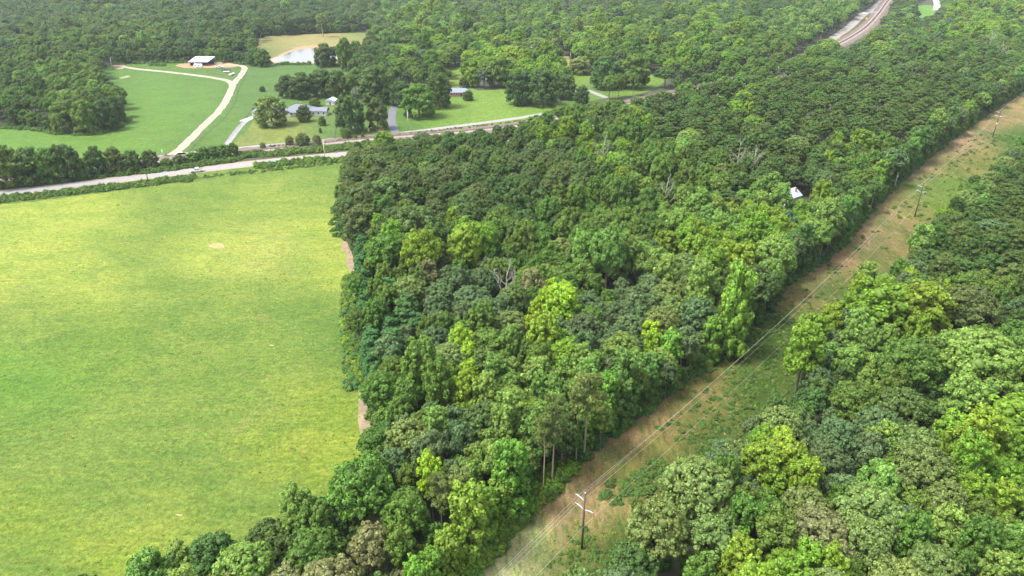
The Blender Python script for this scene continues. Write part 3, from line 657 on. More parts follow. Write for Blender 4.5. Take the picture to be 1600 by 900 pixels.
def species_at(px, py, rg):
    d2 = ((ANx[:, 0]-px)**2+((ANx[:, 1]-py)*1.25)**2)/(2*ANx[:, 2]**2)
    w = np.exp(-np.minimum(d2, 500))/np.sqrt(ANx[:, 2])
    if w.sum() < 1e-7: i = int(np.argmin(((ANx[:, 0]-px)**2+((ANx[:, 1]-py)*1.25)**2)))
    else:
        w = w**1.5; w /= w.sum(); i = int(np.searchsorted(np.cumsum(w), rg.random())); i = min(i, len(ANs)-1)
    sp = ANs[i]
    if rg.random() < .05: sp = rg.choice(['mid', 'blue', 'light', 'olive', 'deep'])
    return sp
EDGE_GAPS = [[(538, 580), (572, 590), (592, 640), (602, 690), (590, 735), (540, 735)], [(520, 345), (548, 372), (566, 420), (562, 440), (530, 440)]]
CLEAR = EDGE_GAPS+[MEADOW, VERGE, PASTURE, DRY, YARD, STRIP, [(-500, 345), (0, 306), (300, 271), (560, 244), (640, 238), (700, 232), (640, 205), (400, 235), (130, 255), (-400, 262)],
         [(1290, 66), (1340, 24), (1350, 16), (1372, 14), (1388, -10), (1402, -10), (1395, 18), (1387, 46), (1364, 76), (1332, 97), (1305, 97), (1290, 85)], [(1424, 8), (1460, -12), (1474, -12), (1473, 28), (1452, 50), (1426, 50)],
         [(1204, 123), (1226, 120), (1226, 150), (1204, 154)], [(992, 118), (1037, 118), (1037, 150), (1010, 165), (988, 165)], [(905, 130), (950, 140), (950, 178), (905, 178)], [(868, 88), (890, 88), (903, 125), (885, 140)],
         [(1428, 12), (1450, 8), (1462, 14), (1452, 30), (1430, 32)], [(640, 205), (860, 180), (872, 196), (800, 226), (700, 231), (640, 237)]]
placed = []            # (x,y,r,species/variant,rot,s,sz,forced)
gridh = {}
def near(x, y, r, k=.8):
    cx, cy = int(x//8), int(y//8)
    for i in (-1, 0, 1):
        for j in (-1, 0, 1):
            for (a, b, q) in gridh.get((cx+i, cy+j), ()):
                if (a-x)**2+(b-y)**2 < ((r+q)*k)**2: return True
    return False
def reg(x, y, r): gridh.setdefault((int(x//8), int(y//8)), []).append((x, y, r))
rg = random.Random(11)
def size_from_px(xb, yb, wpx, hpx, vi):
    g = G(xb, yb); Z = g.y*CT+CH*ST; vh = 450-F*math.tan(TH); k = F/CT; v = yb-hpx-vh
    H = (k*CH-v*Z)/(k-v*ST); Rr = wpx/2*(Z*.97)/F
    sp, sh, me, r0, h0 = VAR[vi]; return g, Rr/r0, H/h0, Rr
CEIL_A = [(540, 234), (570, 226), (600, 222), (640, 230), (662, 214), (700, 205), (760, 200), (800, 193), (832, 180), (870, 166), (900, 161), (940, 157), (1000, 152), (1045, 140)]
CEIL_B = [(60, 925), (170, 895), (240, 866), (300, 850), (370, 836), (430, 818), (480, 782), (520, 768), (575, 735)]
CEIL_C = [(1216, 306), (1238, 310), (1262, 306)]
def top_y(x, y, H):
    return topx(x, y, H)[1]
def cap_height(x, y, H):
    px, py, Z = topx(x, y)
    for L, lo, hi in ((CEIL_A, 0, 110), (CEIL_B, 0, 400), (CEIL_C, 8, 90)):
        if L[0][0] <= px <= L[-1][0]:
            c = float(np.interp(px, [a[0] for a in L], [a[1] for a in L]))
            if c+lo < py < c+hi and top_y(x, y, H) < c:
                k = F/CT; v = c-(450-F*math.tan(TH)); return (k*CH-v*Z)/(k-v*ST)
    return H
trees = []             # hand-placed: vi, x, y, rot, s, sz, label
def hand(xb, yb, wpx, hpx, sp, label, shape=None, k=0, name=None, cat='tree', group=None):
    if 'b'+sp in BR and (yb < 262 or yb < 300 and xb < 300 or (xb < 720 and sp == 'oak')): sp, shape = 'b'+sp, 'broad'
    c = [v for v in SPV[sp] if shape is None or VAR[v][1] == shape] or SPV[sp]; vi = c[k % len(c)]
    g, s, sz, Rr = size_from_px(xb, yb, wpx, hpx, vi); reg(g.x, g.y, Rr*(1.05 if yb > 400 else .9)); sz *= 1.1 if (yb > 400 and sp in ('lime', 'light', 'yel')) else 1
    trees.append((vi, g.x, g.y, rg.uniform(0, 6.28), s, sz, label, cat, name, group))
# --- trees one can point at (photograph pixel of the foot, width and height)
hand(12, 291, 66, 70, 'mid', 'big mid green tree at the left end of the roadside row', 'dome', 0)
hand(52, 287, 56, 60, 'deep', 'second tree from the left in the row above the highway', 'dome', 1)
hand(84, 284, 46, 58, 'mid', 'third roadside tree from the left, taller than its left neighbour', 'round', 0)
hand(110, 281, 46, 60, 'deep', 'tall dark tree fourth in the roadside row, at the row gap', 'dome', 0)
hand(134, 279, 32, 34, 'deep', 'low dark tree filling the gap after the fourth roadside tree', 'round', 0)
hand(155, 275, 32, 50, 'deep', 'dark round tree right of the gap, fifth in the roadside row', 'round', 1)
hand(182, 271, 32, 44, 'oak', 'olive green tree sixth in the roadside row', 'dome', 1)
hand(208, 269, 34, 36, 'deep', 'dark low tree seventh in the roadside row', 'dome', 1)
hand(238, 264, 28, 32, 'deep', 'dark tree nearest the farm entrance in the roadside row', 'round', 0)
for i, (x, y, w, h) in enumerate(((262, 262, 22, 16), (282, 259, 24, 18), (302, 256, 22, 20), (318, 252, 24, 24), (336, 250, 26, 24), (352, 249, 24, 26), (366, 245, 18, 24))):
    hand(x, y, w, h, ('mid', 'deep', 'mid')[i % 3], '%s bush in the hedge between railway and highway, right of the farm entrance' % ('first', 'second', 'third', 'fourth', 'fifth', 'sixth', 'seventh')[i], 'round', i, 'hedge_bush', 'bush', 'hedge bushes beside the highway')
hand(426, 196, 56, 50, 'olive', 'spreading olive green shade tree in front of the white house', 'dome', 0)
hand(476, 190, 24, 28, 'deep', 'dark round tree by the right wing of the white house', 'round', 0)
hand(452, 152, 34, 38, 'deep', 'dark tree behind the white house roof, leftmost of the dark clump', 'dome', 0)
hand(474, 154, 42, 44, 'deep', 'dark tree directly behind the white house, second in the clump', 'dome', 1)
hand(503, 150, 44, 46, 'deep', 'tall dark tree in the middle of the clump behind the house', 'dome', 0)
hand(530, 152, 44, 46, 'deep', 'dark tree at the right end of the clump behind the house', 'dome', 1)
hand(492, 166, 20, 14, 'mid', 'low green bush between the house roof and the white shed', 'round', 0)
hand(410, 143, 10, 9, 'deep', 'small round bush in the pasture, left of its twin', 'round', 0, 'garden_bush', 'bush')
hand(435, 142, 13, 12, 'deep', 'small round bush in the pasture, right of its twin', 'round', 1, 'garden_bush', 'bush')
hand(504, 196, 13, 15, 'deep', 'conical dark bush on the lawn right of the white house', 'round', 0, 'garden_bush', 'bush')
hand(484, 176, 6, 8, 'deep', 'small dark bush at the right corner of the white house', 'round', 1, 'garden_bush', 'bush')
hand(398, 178, 9, 10, 'deep', 'small dark shrub by the concrete apron of the house', 'round', 0, 'garden_bush', 'bush')
hand(501, 208, 5, 9, 'deep', 'slim young shrub below the conical bush on the lawn', 'upright', 0, 'garden_bush', 'bush')
hand(400, 102, 26, 30, 'deep', 'dark tree on the left bank of the pond', 'dome', 0)
hand(412, 104, 26, 30, 'mid', 'dark green tree touching the pond at its lower left end', 'round', 0)
hand(509, 104, 36, 39, 'deep', 'round dark tree standing in front of the pond', 'dome', 1)
hand(541, 110, 27, 56, 'mid', 'tall narrow green tree right of the pond', 'upright', 0)
hand(505, 58, 17, 38, 'pineol', 'lone pale grey green tree in the dry meadow behind the pond', 'upright', 0)
hand(549, 206, 50, 62, 'deep', 'large dark tree left of the shaded asphalt drive', 'dome', 0)
hand(591, 202, 36, 54, 'oak', 'thin grey green tree beside the shaded drive', 'upright', 0)
hand(541, 215, 18, 16, 'mid', 'small green bush by the local road below the large dark tree', 'round', 0, 'garden_bush', 'bush')
hand(556, 216, 6, 7, 'mid', 'tiny shrub on the roadside, left of two', 'round', 0, 'garden_bush', 'bush')
hand(567, 214, 6, 8, 'mid', 'tiny shrub on the roadside, right of two', 'round', 0, 'garden_bush', 'bush')
hand(590, 160, 62, 62, 'deep', 'very large dark oak behind the shaded drive', 'dome', 0)
hand(655, 183, 58, 58, 'mid', 'broad green shade tree right of the shaded drive', 'dome', 0)
hand(685, 168, 44, 60, 'deep', 'dark tree touching the small brick house', 'dome', 1)
hand(628, 165, 42, 42, 'deep', 'dark tree at the head of the shaded drive', 'dome', 0)
hand(731, 157, 18, 17, 'deep', 'round dark bush on the lawn by the brick house', 'round', 0, 'garden_bush', 'bush')
hand(726, 137, 18, 18, 'deep', 'dark conical bush between brick house and slate-roofed house', 'round', 1, 'garden_bush', 'bush')
hand(738, 136, 26, 34, 'yel', 'bright yellow green tree left of the slate-roofed house', 'upright', 0)
hand(740, 118, 44, 42, 'yel', 'yellow green tree behind the slate-roofed house', 'upright', 1)
hand(782, 135, 46, 52, 'mid', 'green tree right of the slate-roofed house', 'dome', 0)
hand(765, 112, 50, 40, 'yel', 'broad yellow green tree over the slate-roofed house', 'upright', 2)
hand(800, 112, 50, 44, 'yel', 'yellow green tree left of the blue-grey roof', 'upright', 0)
hand(812, 163, 50, 58, 'deep', 'left one of the two big dark oaks on the right lawn', 'dome', 0)
hand(846, 165, 54, 64, 'deep', 'right one of the two big dark oaks on the right lawn', 'dome', 1)
hand(884, 155, 34, 42, 'deep', 'dark tree right of the two big dark oaks', 'dome', 0)
hand(907, 116, 38, 30, 'olive', 'rounded olive green tree by the pale lawn patch', 'dome', 0)
hand(946, 138, 54, 56, 'deep', 'left of two broad oaks above the side street', 'dome', 1)
hand(988, 138, 54, 58, 'mid', 'right of two broad oaks above the side street', 'dome', 0)
hand(908, 162, 26, 30, 'deep', 'small dark tree by the utility pole and side street', 'round', 0)
hand(453, 226, 14, 15, 'brown', 'brownish small tree beside the railway, left of three', 'round', 0)
hand(474, 228, 24, 22, 'oak', 'olive green small tree beside the railway, middle of three', 'round', 0)
hand(496, 229, 16, 20, 'brown', 'dull brown small tree beside the railway, right of three', 'round', 0)
hand(411, 232, 10, 10, 'brown', 'reddish shrub beside the railway right of the house drive', 'round', 0, 'railside_shrub', 'bush')
hand(560, 236, 12, 16, 'deep', 'dark small tree between railway and highway near the gravel drive', 'round', 0)
hand(601, 236, 34, 34, 'yel', 'bright green tree at the railway above the big oak', 'round', 0)
hand(777, 210, 17, 16, 'deep', 'round dark bush on the railway bank', 'round', 0, 'railside_shrub', 'bush')
hand(660, 232, 40, 25, 'deep', 'dark tree between highway and railway, left of a line', 'dome', 0)
hand(700, 230, 44, 24, 'mid', 'green tree between highway and railway, second of a line', 'dome', 0)
hand(738, 227, 40, 20, 'deep', 'dark tree between highway and railway, third of a line', 'dome', 1)
# the big oaks and other marked trees of the middle wood
hand(590, 296, 74, 60, 'oak', 'large rounded olive oak at the top corner of the meadow', 'dome', 0)
hand(565, 345, 66, 62, 'oak', 'broad olive oak on the meadow edge, second below the corner', 'dome', 1)
hand(612, 348, 84, 76, 'oak', 'massive olive oak standing behind the meadow edge oak', 'dome', 2)
hand(572, 388, 70, 74, 'oak', 'dark olive oak bulging over the meadow edge', 'dome', 0)
hand(655, 400, 84, 84, 'oak', 'wide dark oak in the wood behind the meadow-edge oaks', 'dome', 1)
hand(606, 450, 62, 84, 'mid', 'mid green tree with bright tips above the dark emerald thicket', 'dome', 0)
hand(663, 462, 70, 96, 'yel', 'large yellow green tree with upright clumps beside the wide dark oak', 'dome', 0)
hand(728, 452, 52, 96, 'yel', 'upright light green tree right of the large yellow green tree', 'upright', 1)
hand(945, 470, 62, 108, 'light', 'bright green rounded tree standing above its neighbours in mid wood', 'dome', 0)
hand(1012, 470, 52, 78, 'light', 'pale green round tree right of the bright rounded one', 'round', 0)
hand(875, 540, 56, 92, 'lime', 'vivid yellow lime tree in the middle of the wood', 'upright', 0)
hand(838, 540, 30, 66, 'lime', 'small lime tree touching the vivid yellow lime one', 'upright', 1)
hand(725, 600, 44, 84, 'lime', 'lime green egg-shaped tree among bluish trees', 'upright', 1)
hand(734, 640, 36, 74, 'lime', 'yellow lime tree just below the egg-shaped lime one', 'upright', 0)
hand(1012, 572, 34, 68, 'lime', 'slim lime tree leaning among bluish domes near the cut strip', 'upright', 0)
hand(678, 812, 44, 96, 'lime', 'yellow lime tree at the lower part of the middle wood', 'upright', 1)
hand(846, 560, 20, 58, 'lime', 'small pointed lime tree below the vivid yellow one', 'upright', 0)
hand(1138, 560, 52, 150, 'vine', 'tall vine-covered light green column tree at the strip edge', 'column', 0)
hand(1088, 520, 50, 110, 'light', 'light green clumpy tree left of the vine-covered column', 'upright', 0)
hand(912, 716, 60, 142, 'pineol', 'tall pine with pale bare trunk on the strip edge, uppermost pair', 'pineopen', 0)
hand(900, 722, 40, 120, 'pineol', 'second pine of the uppermost pair on the strip edge', 'pineopen', 1)
hand(862, 758, 52, 140, 'pineol', 'pine with long pale trunk midway along the strip edge', 'pineopen', 1)
hand(848, 772, 44, 132, 'pineol', 'olive pine left of the long-trunked pine on the strip edge', 'pineopen', 0)
hand(718, 842, 56, 112, 'pineol', 'greyish pine with twin pale trunk near the lower strip edge', 'pineopen', 0)
hand(692, 846, 50, 104, 'pineol', 'short pine left of the greyish pine near the lower strip edge', 'pineopen', 1)
hand(575, 850, 110, 130, 'mid', 'huge green domed tree at the lower corner of the meadow', 'dome', 0)
hand(480, 868, 56, 100, 'light', 'upright bright tree at the left end of the lower corner', 'upright', 0)
hand(640, 880, 80, 110, 'mid', 'green domed tree right of the huge one', 'dome', 0)
hand(1205, 760, 44, 86, 'lime', 'lime tree with ragged top in the right wood', 'upright', 0)
hand(1350, 820, 62, 90, 'light', 'fresh green round tree in the middle of the right wood', 'round', 0)
hand(1344, 750, 34, 80, 'light', 'small pale green tree above the fresh green round one', 'upright', 0)
hand(1462, 880, 60, 78, 'light', 'pale-topped green round tree low in the right wood', 'round', 0)
hand(1075, 850, 120, 130, 'olive', 'largest olive domed tree at the strip edge of the right wood', 'dome', 0)
hand(1015, 905, 100, 120, 'olive', 'olive domed tree beside the nearest power pole', 'dome', 1)
hand(1500, 660, 120, 130, 'light', 'broad bright green tree with fine clumps in the right wood', 'dome', 0)
hand(1590, 690, 110, 130, 'light', 'broad bright green tree at the right picture border', 'dome', 0)
hand(1345, 560, 90, 116, 'yel', 'large yellow green tree of upright clumps at the right strip edge', 'upright', 0)
hand(1420, 560, 84, 110, 'yel', 'yellow green tree right of the large upright-clumped one', 'upright', 1)
hand(1490, 555, 96, 108, 'oak', 'olive brown oak among yellow green and bright trees', 'dome', 0)
hand(1425, 432, 40, 76, 'light', 'bright green tree at the upper edge of the right wood by the strip', 'round', 0)
hand(1560, 740, 110, 100, 'yel', 'broad yellow green tree below the bright broad trees', 'upright', 2)
hand(1395, 650, 100, 120, 'mid', 'large green dome left of the broad bright tree', 'dome', 0)
hand(1375, 655, 44, 84, 'light', 'narrow light green tree in front of the large green dome', 'upright', 0)
# trees of the lower-left clump front (above the pasture)
for (x, y, w, h, sp, lb) in ((105, 206, 44, 52, 'mid', 'green tree with yellow tips at the clump front, first of four'), (140, 207, 46, 56, 'mid', 'green tree with bright tips at the clump front, second of four'),
    (170, 203, 40, 52, 'deep', 'dark tree at the clump front, third of four'), (185, 193, 30, 46, 'deep', 'dark tree at the right corner of the clump, fourth of four')):
    hand(x, y, w, h, sp, lb, 'dome', x)
# --- wood-edge columns along the cut strip and the meadow
def edge_line(P, gap, inset, kinds, smin=.8, smax=1.15, side=1):
    L = smooth_line(P, 1.0); acc = 0
    for i in range(1, len(L)):
        acc += (L[i]-L[i-1]).length
        if acc >= gap*rg.uniform(.75, 1.25):
            acc = 0; t = (L[i]-L[i-1]).normalized(); n2 = Vector((-t.y, t.x, 0))*side
            q = L[i]+n2*(inset+rg.uniform(-.8, 1.2)); kk = kinds(i/len(L), q) if callable(kinds) else rg.choice(kinds)
            vi = rg.choice(SPV[kk]); s = rg.uniform(smin, smax); r = VAR[vi][3]*s
            if near(q.x, q.y, r, .45): continue
            qa, qb, _ = topx(q.x, q.y)
            if any(in_poly(np.array([qa]), np.array([qb]), E)[0] for E in EDGE_GAPS): continue
            hz = s*rg.uniform(.92, 1.15); H = VAR[vi][4]*hz; Hc = cap_height(q.x, q.y, H)
            if Hc < 3.5: continue
            if Hc < H: s *= max(.45, Hc/H)**.6; hz *= Hc/H
            placed.append((q.x, q.y, vi, rg.uniform(0, 6.28), s, hz)); reg(q.x, q.y, r*.9)
def strip_kind(t, q):
    px, py, Z = topx(q.x, q.y)
    if py > 790: return rg.choice(['vine', 'vine', 'vine', 'light', 'col'])
    if py > 740: return rg.choice(['col', 'vine', 'col'])
    return rg.choice(['col', 'col', 'col', 'mid', 'blue', 'deep', 'light', 'vine'])
edge_line([(640, 1000), (700, 935)]+LEFT, 3.6, 2.6, strip_kind, .72, 1.3)
edge_line([(548, 252), (541, 300), (530, 350), (548, 395), (554, 440), (560, 520), (566, 590), (574, 640), (588, 690)][::-1], 5.0, -3.6,
          lambda t, q: ('emer' if 395 < topx(q.x, q.y)[1] < 640 else ('oak' if topx(q.x, q.y)[1] <= 395 else 'mid')), .7, 1.0)
edge_line(RIGHT[::-1][1:], 5.5, -4.5, lambda t, q: rg.choice(['col', 'mid', 'blue', 'olive', 'deep', 'blue']), .7, 1.0)
edge_line([(583, 700), (566, 755), (520, 808), (440, 858), (330, 912), (200, 976)], 5.5, 4.0, ['deep', 'mid', 'emer', 'light'], .7, .95)
edge_line([(0, 196), (60, 201), (100, 207), (150, 207), (182, 197), (196, 185)], 7, 3.0, ['bdeep', 'bmid'], .6, .9)
edge_line([(175, 101), (250, 98), (345, 98), (392, 101)], 7, 5.0, ['bdeep', 'bdeep', 'bmid'], .8, 1.1)
edge_line([(398, 72), (410, 58), (500, 53), (560, 51)], 9, 5.0, ['bdeep', 'bmid'], .8, 1.2)
# --- fill
xs = np.arange(-900, 1250, 3.0); ys = np.arange(40, 1750, 3.0)
gx, gy = np.meshgrid(xs, ys); gx = gx.ravel(); gy = gy.ravel(); rr = np.random.default_rng(5)
gx = gx+rr.uniform(-1.5, 1.5, gx.shape); gy = gy+rr.uniform(-1.5, 1.5, gy.shape)
Zc = gy*CT+CH*ST; PX = 800+F*gx/Zc; PY = 450-F*(gy*ST-CH*CT)/Zc
ok = (PX > -80) & (PX < 1680) & (PY < 1060) & (PY > -45)
for P in CLEAR: ok &= ~in_poly(PX, PY, P)
gx, gy, PX, PY = gx[ok], gy[ok], PX[ok], PY[ok]
ok = np.ones(len(gx), bool)
for L, hw in ROADS:
    for i in range(0, len(L)-1):
        a, b = L[i], L[i+1]; ab = b-a; l2 = (ab*ab).sum()+1e-9
        sel = (np.abs(gx-a[0]) < 40) & (np.abs(gy-a[1]) < 40)
        if not sel.any(): continue
        t = np.clip(((gx[sel]-a[0])*ab[0]+(gy[sel]-a[1])*ab[1])/l2, 0, 1)
        dd = np.hypot(gx[sel]-a[0]-t*ab[0], gy[sel]-a[1]-t*ab[1]); idx = np.where(sel)[0]; ok[idx[dd < hw+2.2]] = False
HOUSES_KEEP = [(1239, 318, 10), (752, 131, 9), (833, 97, 12), (826, 80, 7), (778, 74, 5), (718, 149, 10), (1239, 338, 12), (1239, 352, 7)]
for (hx, hy, hr) in HOUSES_KEEP:
    g = G(hx, hy); ok &= np.hypot(gx-g.x, gy-g.y) > hr
gx, gy, PX, PY = gx[ok], gy[ok], PX[ok], PY[ok]
order = rr.permutation(len(gx))
for i in order:
    x, y = float(gx[i]), float(gy[i])
    Z0 = y*CT+(CH-13)*ST; tx = 800+F*x/Z0; ty = 450-F*(y*ST-(CH-13)*CT)/Z0
    sp = species_at(tx, ty, rg); vi = rg.choice(SPV[sp]); s = rg.uniform(.72, 1.18)
    s = s*(1+.55*min(1, max(0, (Z0-300)/350))) if sp != 'pine' else 1.1+.28*rg.random()
    if Z0 > 420 and VAR[vi][1] == 'upright' and rg.random() < .75: vi = rg.choice([v for v in SPV[sp] if VAR[v][1] != 'upright'] or SPV['light'])
    if sp == 'emer': s = rg.uniform(1.05, 1.45)
    if sp == 'lime': s = rg.uniform(.55, .8)
    r = VAR[vi][3]*s
    k = (.62 if Z0 < 260 else .70 if Z0 < 340 else .79) if sp != 'pine' else .86
    if near(x, y, r, k): continue
    hz = (s**.6)*rg.uniform(.85, 1.2)
    if 'dome' == VAR[vi][1]: hz = .35*hz+.65*rg.uniform(.85, 1.12)
    if sp == 'pine': hz = rg.uniform(.86, 1.14)
    H = VAR[vi][4]*hz; Hc = cap_height(x, y, H)
    if Hc < 4: continue
    if Hc < H: s *= max(.5, Hc/H)**.6; hz *= Hc/H
    placed.append((x, y, vi, rg.uniform(0, 6.28), s, hz)); reg(x, y, r)
# young trees filling the gaps of the canopy
for i in order[:int(len(order)*.8)]:
    x, y = float(gx[i]), float(gy[i]); Z0 = y*CT+(CH-9)*ST
    if Z0 > 360: continue
    tx = 800+F*x/Z0; ty = 450-F*(y*ST-(CH-9)*CT)/Z0; sp = species_at(tx, ty, rg)
    c = [v for v in SPV[sp] if VAR[v][1] in ('round', 'pine', 'upright')] or SPV[rg.choice(['deep', 'mid'])][2:] or SPV['mid'][:2]; vi = rg.choice(c); s = rg.uniform(.6, .85); r = VAR[vi][3]*s
    if near(x, y, r, .52): continue
    hz = s*rg.uniform(1.0, 1.2); Hc = cap_height(x, y, VAR[vi][4]*hz)
    if Hc < VAR[vi][4]*hz: continue
    placed.append((x, y, vi, rg.uniform(0, 6.28), s, hz)); reg(x, y, r)
print('trees', len(placed), 'hand', len(trees))
# --- individuals: those that show largest
def shows(p):
    x, y, vi, rot, s, sz = p; px, py, Z = topx(x, y, VAR[vi][4]*sz*.8)
    if not (5 < px < 1595 and 5 < py < 895): return 0
    return (VAR[vi][3]*s*F/Z)**2
scored = sorted(range(len(placed)), key=lambda i: -shows(placed[i]))
NIND = max(0, 300-len(trees)) + 60
ind = set(scored[:NIND])
CN = dict(bdeep='dark green', bmid='mid green', boak='dark olive', bolive='olive', byel='yellow green', bbrown='brownish', oak='dark olive', deep='dark green', mid='mid green', blue='bluish green', light='light green', yel='yellow green', lime='lime', olive='olive', brown='brownish', pine='green', pineol='olive', emer='emerald', col='dark green', vine='fresh green')
SN = dict(broad='broad tree', dome='domed tree', upright='upright tree', round='small round tree', pine='pine', pineopen='open pine', layer='layered tree', column='leafy column')
LM = [('the nearest power pole', 909, 858), ('the second power pole', 1430, 338), ('the meadow lower corner', 575, 710), ('the vivid lime tree', 875, 520), ('the bare dirt path', 550, 405), ('the pale-topped round tree', 1462, 880),
      ('the broad bright tree', 1500, 660), ('the vine-covered column', 1138, 560), ('the long-trunked pine', 862, 758), ('the ragged lime tree', 1205, 760)]
ORD = ['nearest', 'second nearest', 'third nearest', 'fourth nearest', 'fifth nearest', 'sixth nearest', 'seventh nearest', 'eighth nearest', 'ninth nearest', 'tenth nearest', 'eleventh nearest', 'twelfth nearest', 'thirteenth nearest', 'fourteenth nearest',
       'fifteenth nearest', 'sixteenth nearest', 'seventeenth nearest', 'eighteenth nearest', 'nineteenth nearest', 'twentieth nearest']+['%dth nearest' % i for i in range(21, 31)]
bucket = {}
for i in ind:
    x, y, vi, *_ = placed[i]; px, py, Z = topx(x, y)
    dd = [((G(a, b)-Vector((x, y, 0))).length, k) for k, (n, a, b) in enumerate(LM)]; d, k = min(dd)
    side = 'left' if in_poly(np.array([px]), np.array([py]), [(-900, 1400), (-900, -200), (1800, -60), (909, 858), (500, 1300)])[0] else 'right'
    bucket.setdefault((VAR[vi][0], VAR[vi][1], k, side), []).append((d, i))
for (sp, sh, k, side), L in bucket.items():
    for j, (d, i) in enumerate(sorted(L)):
        x, y, vi, rot, s, sz = placed[i]
        lb = '%s %s in the %s wood, %s of its kind to %s' % (CN[sp], SN[sh], {'left': 'middle', 'right': 'right'}[side], ORD[min(j, 29)], LM[k][0])
        w = lb.split()
        if len(w) > 16: lb = lb.replace(' of its kind', '')
        plant_tree(vi, x, y, rot, s, sz, lb, 'tree', 'trees of the woods beside the cut strip')
for (vi, x, y, rot, s, sz, lb, cat, name, group) in trees: plant_tree(vi, x, y, rot, s, sz, lb, cat, group, name)

# ------------------------------------------------------------------ the rest of the woods, and undergrowth: one object each
def instancer(name, P, sources, label, cat, kind='stuff'):
    """P rows: x,y,z,idx,rot,s,sz ; sources: list of (mesh, trunk mesh or None)"""
    sc = bpy.data.collections.new(name+'_shapes')
    for i, (me, tr) in enumerate(sources):
        bm = bmesh.new(); bm.from_mesh(me)
        o = bpy.data.objects.new('%s_shape_%03d' % (name, i), me); bm.free(); sc.objects.link(o)
    tc = None
    if sources[0][1] is not None:
        tc = bpy.data.collections.new(name+'_stems')
        for i, (me, tr) in enumerate(sources): tc.objects.link(bpy.data.objects.new('%s_stem_%03d' % (name, i), tr))
    me = bpy.data.meshes.new(name); P = np.array(P, dtype=np.float32)
    me.vertices.add(len(P)); me.vertices.foreach_set('co', P[:, :3].ravel())
    a = me.attributes.new('pick', 'INT', 'POINT'); a.data.foreach_set('value', P[:, 3].astype(np.int32))
    a = me.attributes.new('rot', 'FLOAT_VECTOR', 'POINT'); v = np.zeros((len(P), 3), np.float32); v[:, 2] = P[:, 4]; a.data.foreach_set('vector', v.ravel())
    a = me.attributes.new('size', 'FLOAT_VECTOR', 'POINT'); v = np.stack([P[:, 5], P[:, 5], P[:, 6]], 1); a.data.foreach_set('vector', v.ravel())
    o = bpy.data.objects.new(name, me); COL.objects.link(o)
    ng = bpy.data.node_groups.new(name, 'GeometryNodeTree'); ng.interface.new_socket('Geometry', in_out='INPUT', socket_type='NodeSocketGeometry')
    ng.interface.new_socket('Geometry', in_out='OUTPUT', socket_type='NodeSocketGeometry')
    gi = ng.nodes.new('NodeGroupInput'); go = ng.nodes.new('NodeGroupOutput'); jn = ng.nodes.new('GeometryNodeJoinGeometry')
    def attr(n, t):
        q = ng.nodes.new('GeometryNodeInputNamedAttribute'); q.data_type = t; q.inputs[0].default_value = n
        return next(s for s in q.outputs if s.enabled and s.name == 'Attribute')
    for c in [sc]+([tc] if tc else []):
        ci = ng.nodes.new('GeometryNodeCollectionInfo'); ci.inputs['Collection'].default_value = c
        ci.inputs['Separate Children'].default_value = True; ci.inputs['Reset Children'].default_value = True
        ip = ng.nodes.new('GeometryNodeInstanceOnPoints'); ip.inputs['Pick Instance'].default_value = True
        ng.links.new(gi.outputs[0], ip.inputs['Points']); ng.links.new(ci.outputs[0], ip.inputs['Instance'])
        ng.links.new(attr('pick', 'INT'), ip.inputs['Instance Index'])
        ng.links.new(attr('size', 'FLOAT_VECTOR'), ip.inputs['Scale'])
        e2r = ng.nodes.new('FunctionNodeEulerToRotation'); ng.links.new(attr('rot', 'FLOAT_VECTOR'), e2r.inputs[0]); ng.links.new(e2r.outputs[0], ip.inputs['Rotation'])
        ng.links.new(ip.outputs[0], jn.inputs[0])
    ng.links.new(jn.outputs[0], go.inputs[0])
    md = o.modifiers.new('scatter', 'NODES'); md.node_group = ng
    tag(o, label, cat, None, kind); return o
rest = [(p[0], p[1], 0, p[2], p[3], p[4], p[5]) for i, p in enumerate(placed) if i not in ind]
instancer('woodland', rest, [(v[2], TR[v[1]]) for v in VAR], 'dense mixed woodland canopy of oaks, poplars and pines reaching to the far ridge', 'woodland')
sm = [get_shape('shrub', i) for i in range(3)]
SV = []
for mk in ('weed', 'weed_dark', 'emer', 'yel', 'pineol'):
    for m0 in sm[:2]:
        q = m0.copy(); q.materials.clear(); q.materials.append(M[mk]); SV.append((q, None))
U = []
def shrub_line(P, width, n, kinds, smin, smax, side=0):
    L = smooth_line(P, 2.0); ns = len(L)
    for _ in range(n):
        i = rg.randrange(1, ns); t = (L[i]-L[i-1]).normalized(); n2 = Vector((-t.y, t.x, 0))
        w = rg.uniform(-width/2, width/2)+side; q = L[i]+n2*w+t*rg.uniform(-1, 1)
        k = rg.choice(kinds); s = rg.uniform(smin, smax); U.append((q.x, q.y, -.1*s, k, rg.uniform(0, 6.28), s, s*rg.uniform(.6, 1.1)))
shrub_line([(0, 312), (100, 301), (200, 290), (260, 282), (300, 279)], 8, 520, [0, 1, 0, 1, 2, 3], .5, 1.2, -1)
shrub_line([(-20, 316), (300, 279), (450, 263), (540, 253)], 5, 420, [0, 1, 2, 8], .25, .7, 0)
shrub_line([(400, 261), (480, 253), (548, 250), (556, 246)], 8, 200, [0, 1, 2, 3, 6], .6, 1.3, 0)
shrub_line([(370, 243), (430, 239), (520, 231), (600, 224), (640, 222)], 9, 560, [0, 1, 2, 3, 0], .7, 1.5, -2)
shrub_line([(640, 226), (700, 222), (800, 209), (870, 199)], 8, 260, [0, 1, 2, 3], .6, 1.3, -2)
shrub_line([(-20, 296), (60, 289), (150, 279), (250, 268), (370, 252)], 7, 460, [2, 3, 0, 1], .6, 1.6, 3)
shrub_line([(420, 229), (540, 219), (640, 209), (800, 191), (860, 181)], 3, 220, [0, 1, 2, 8], .25, .6, 0)
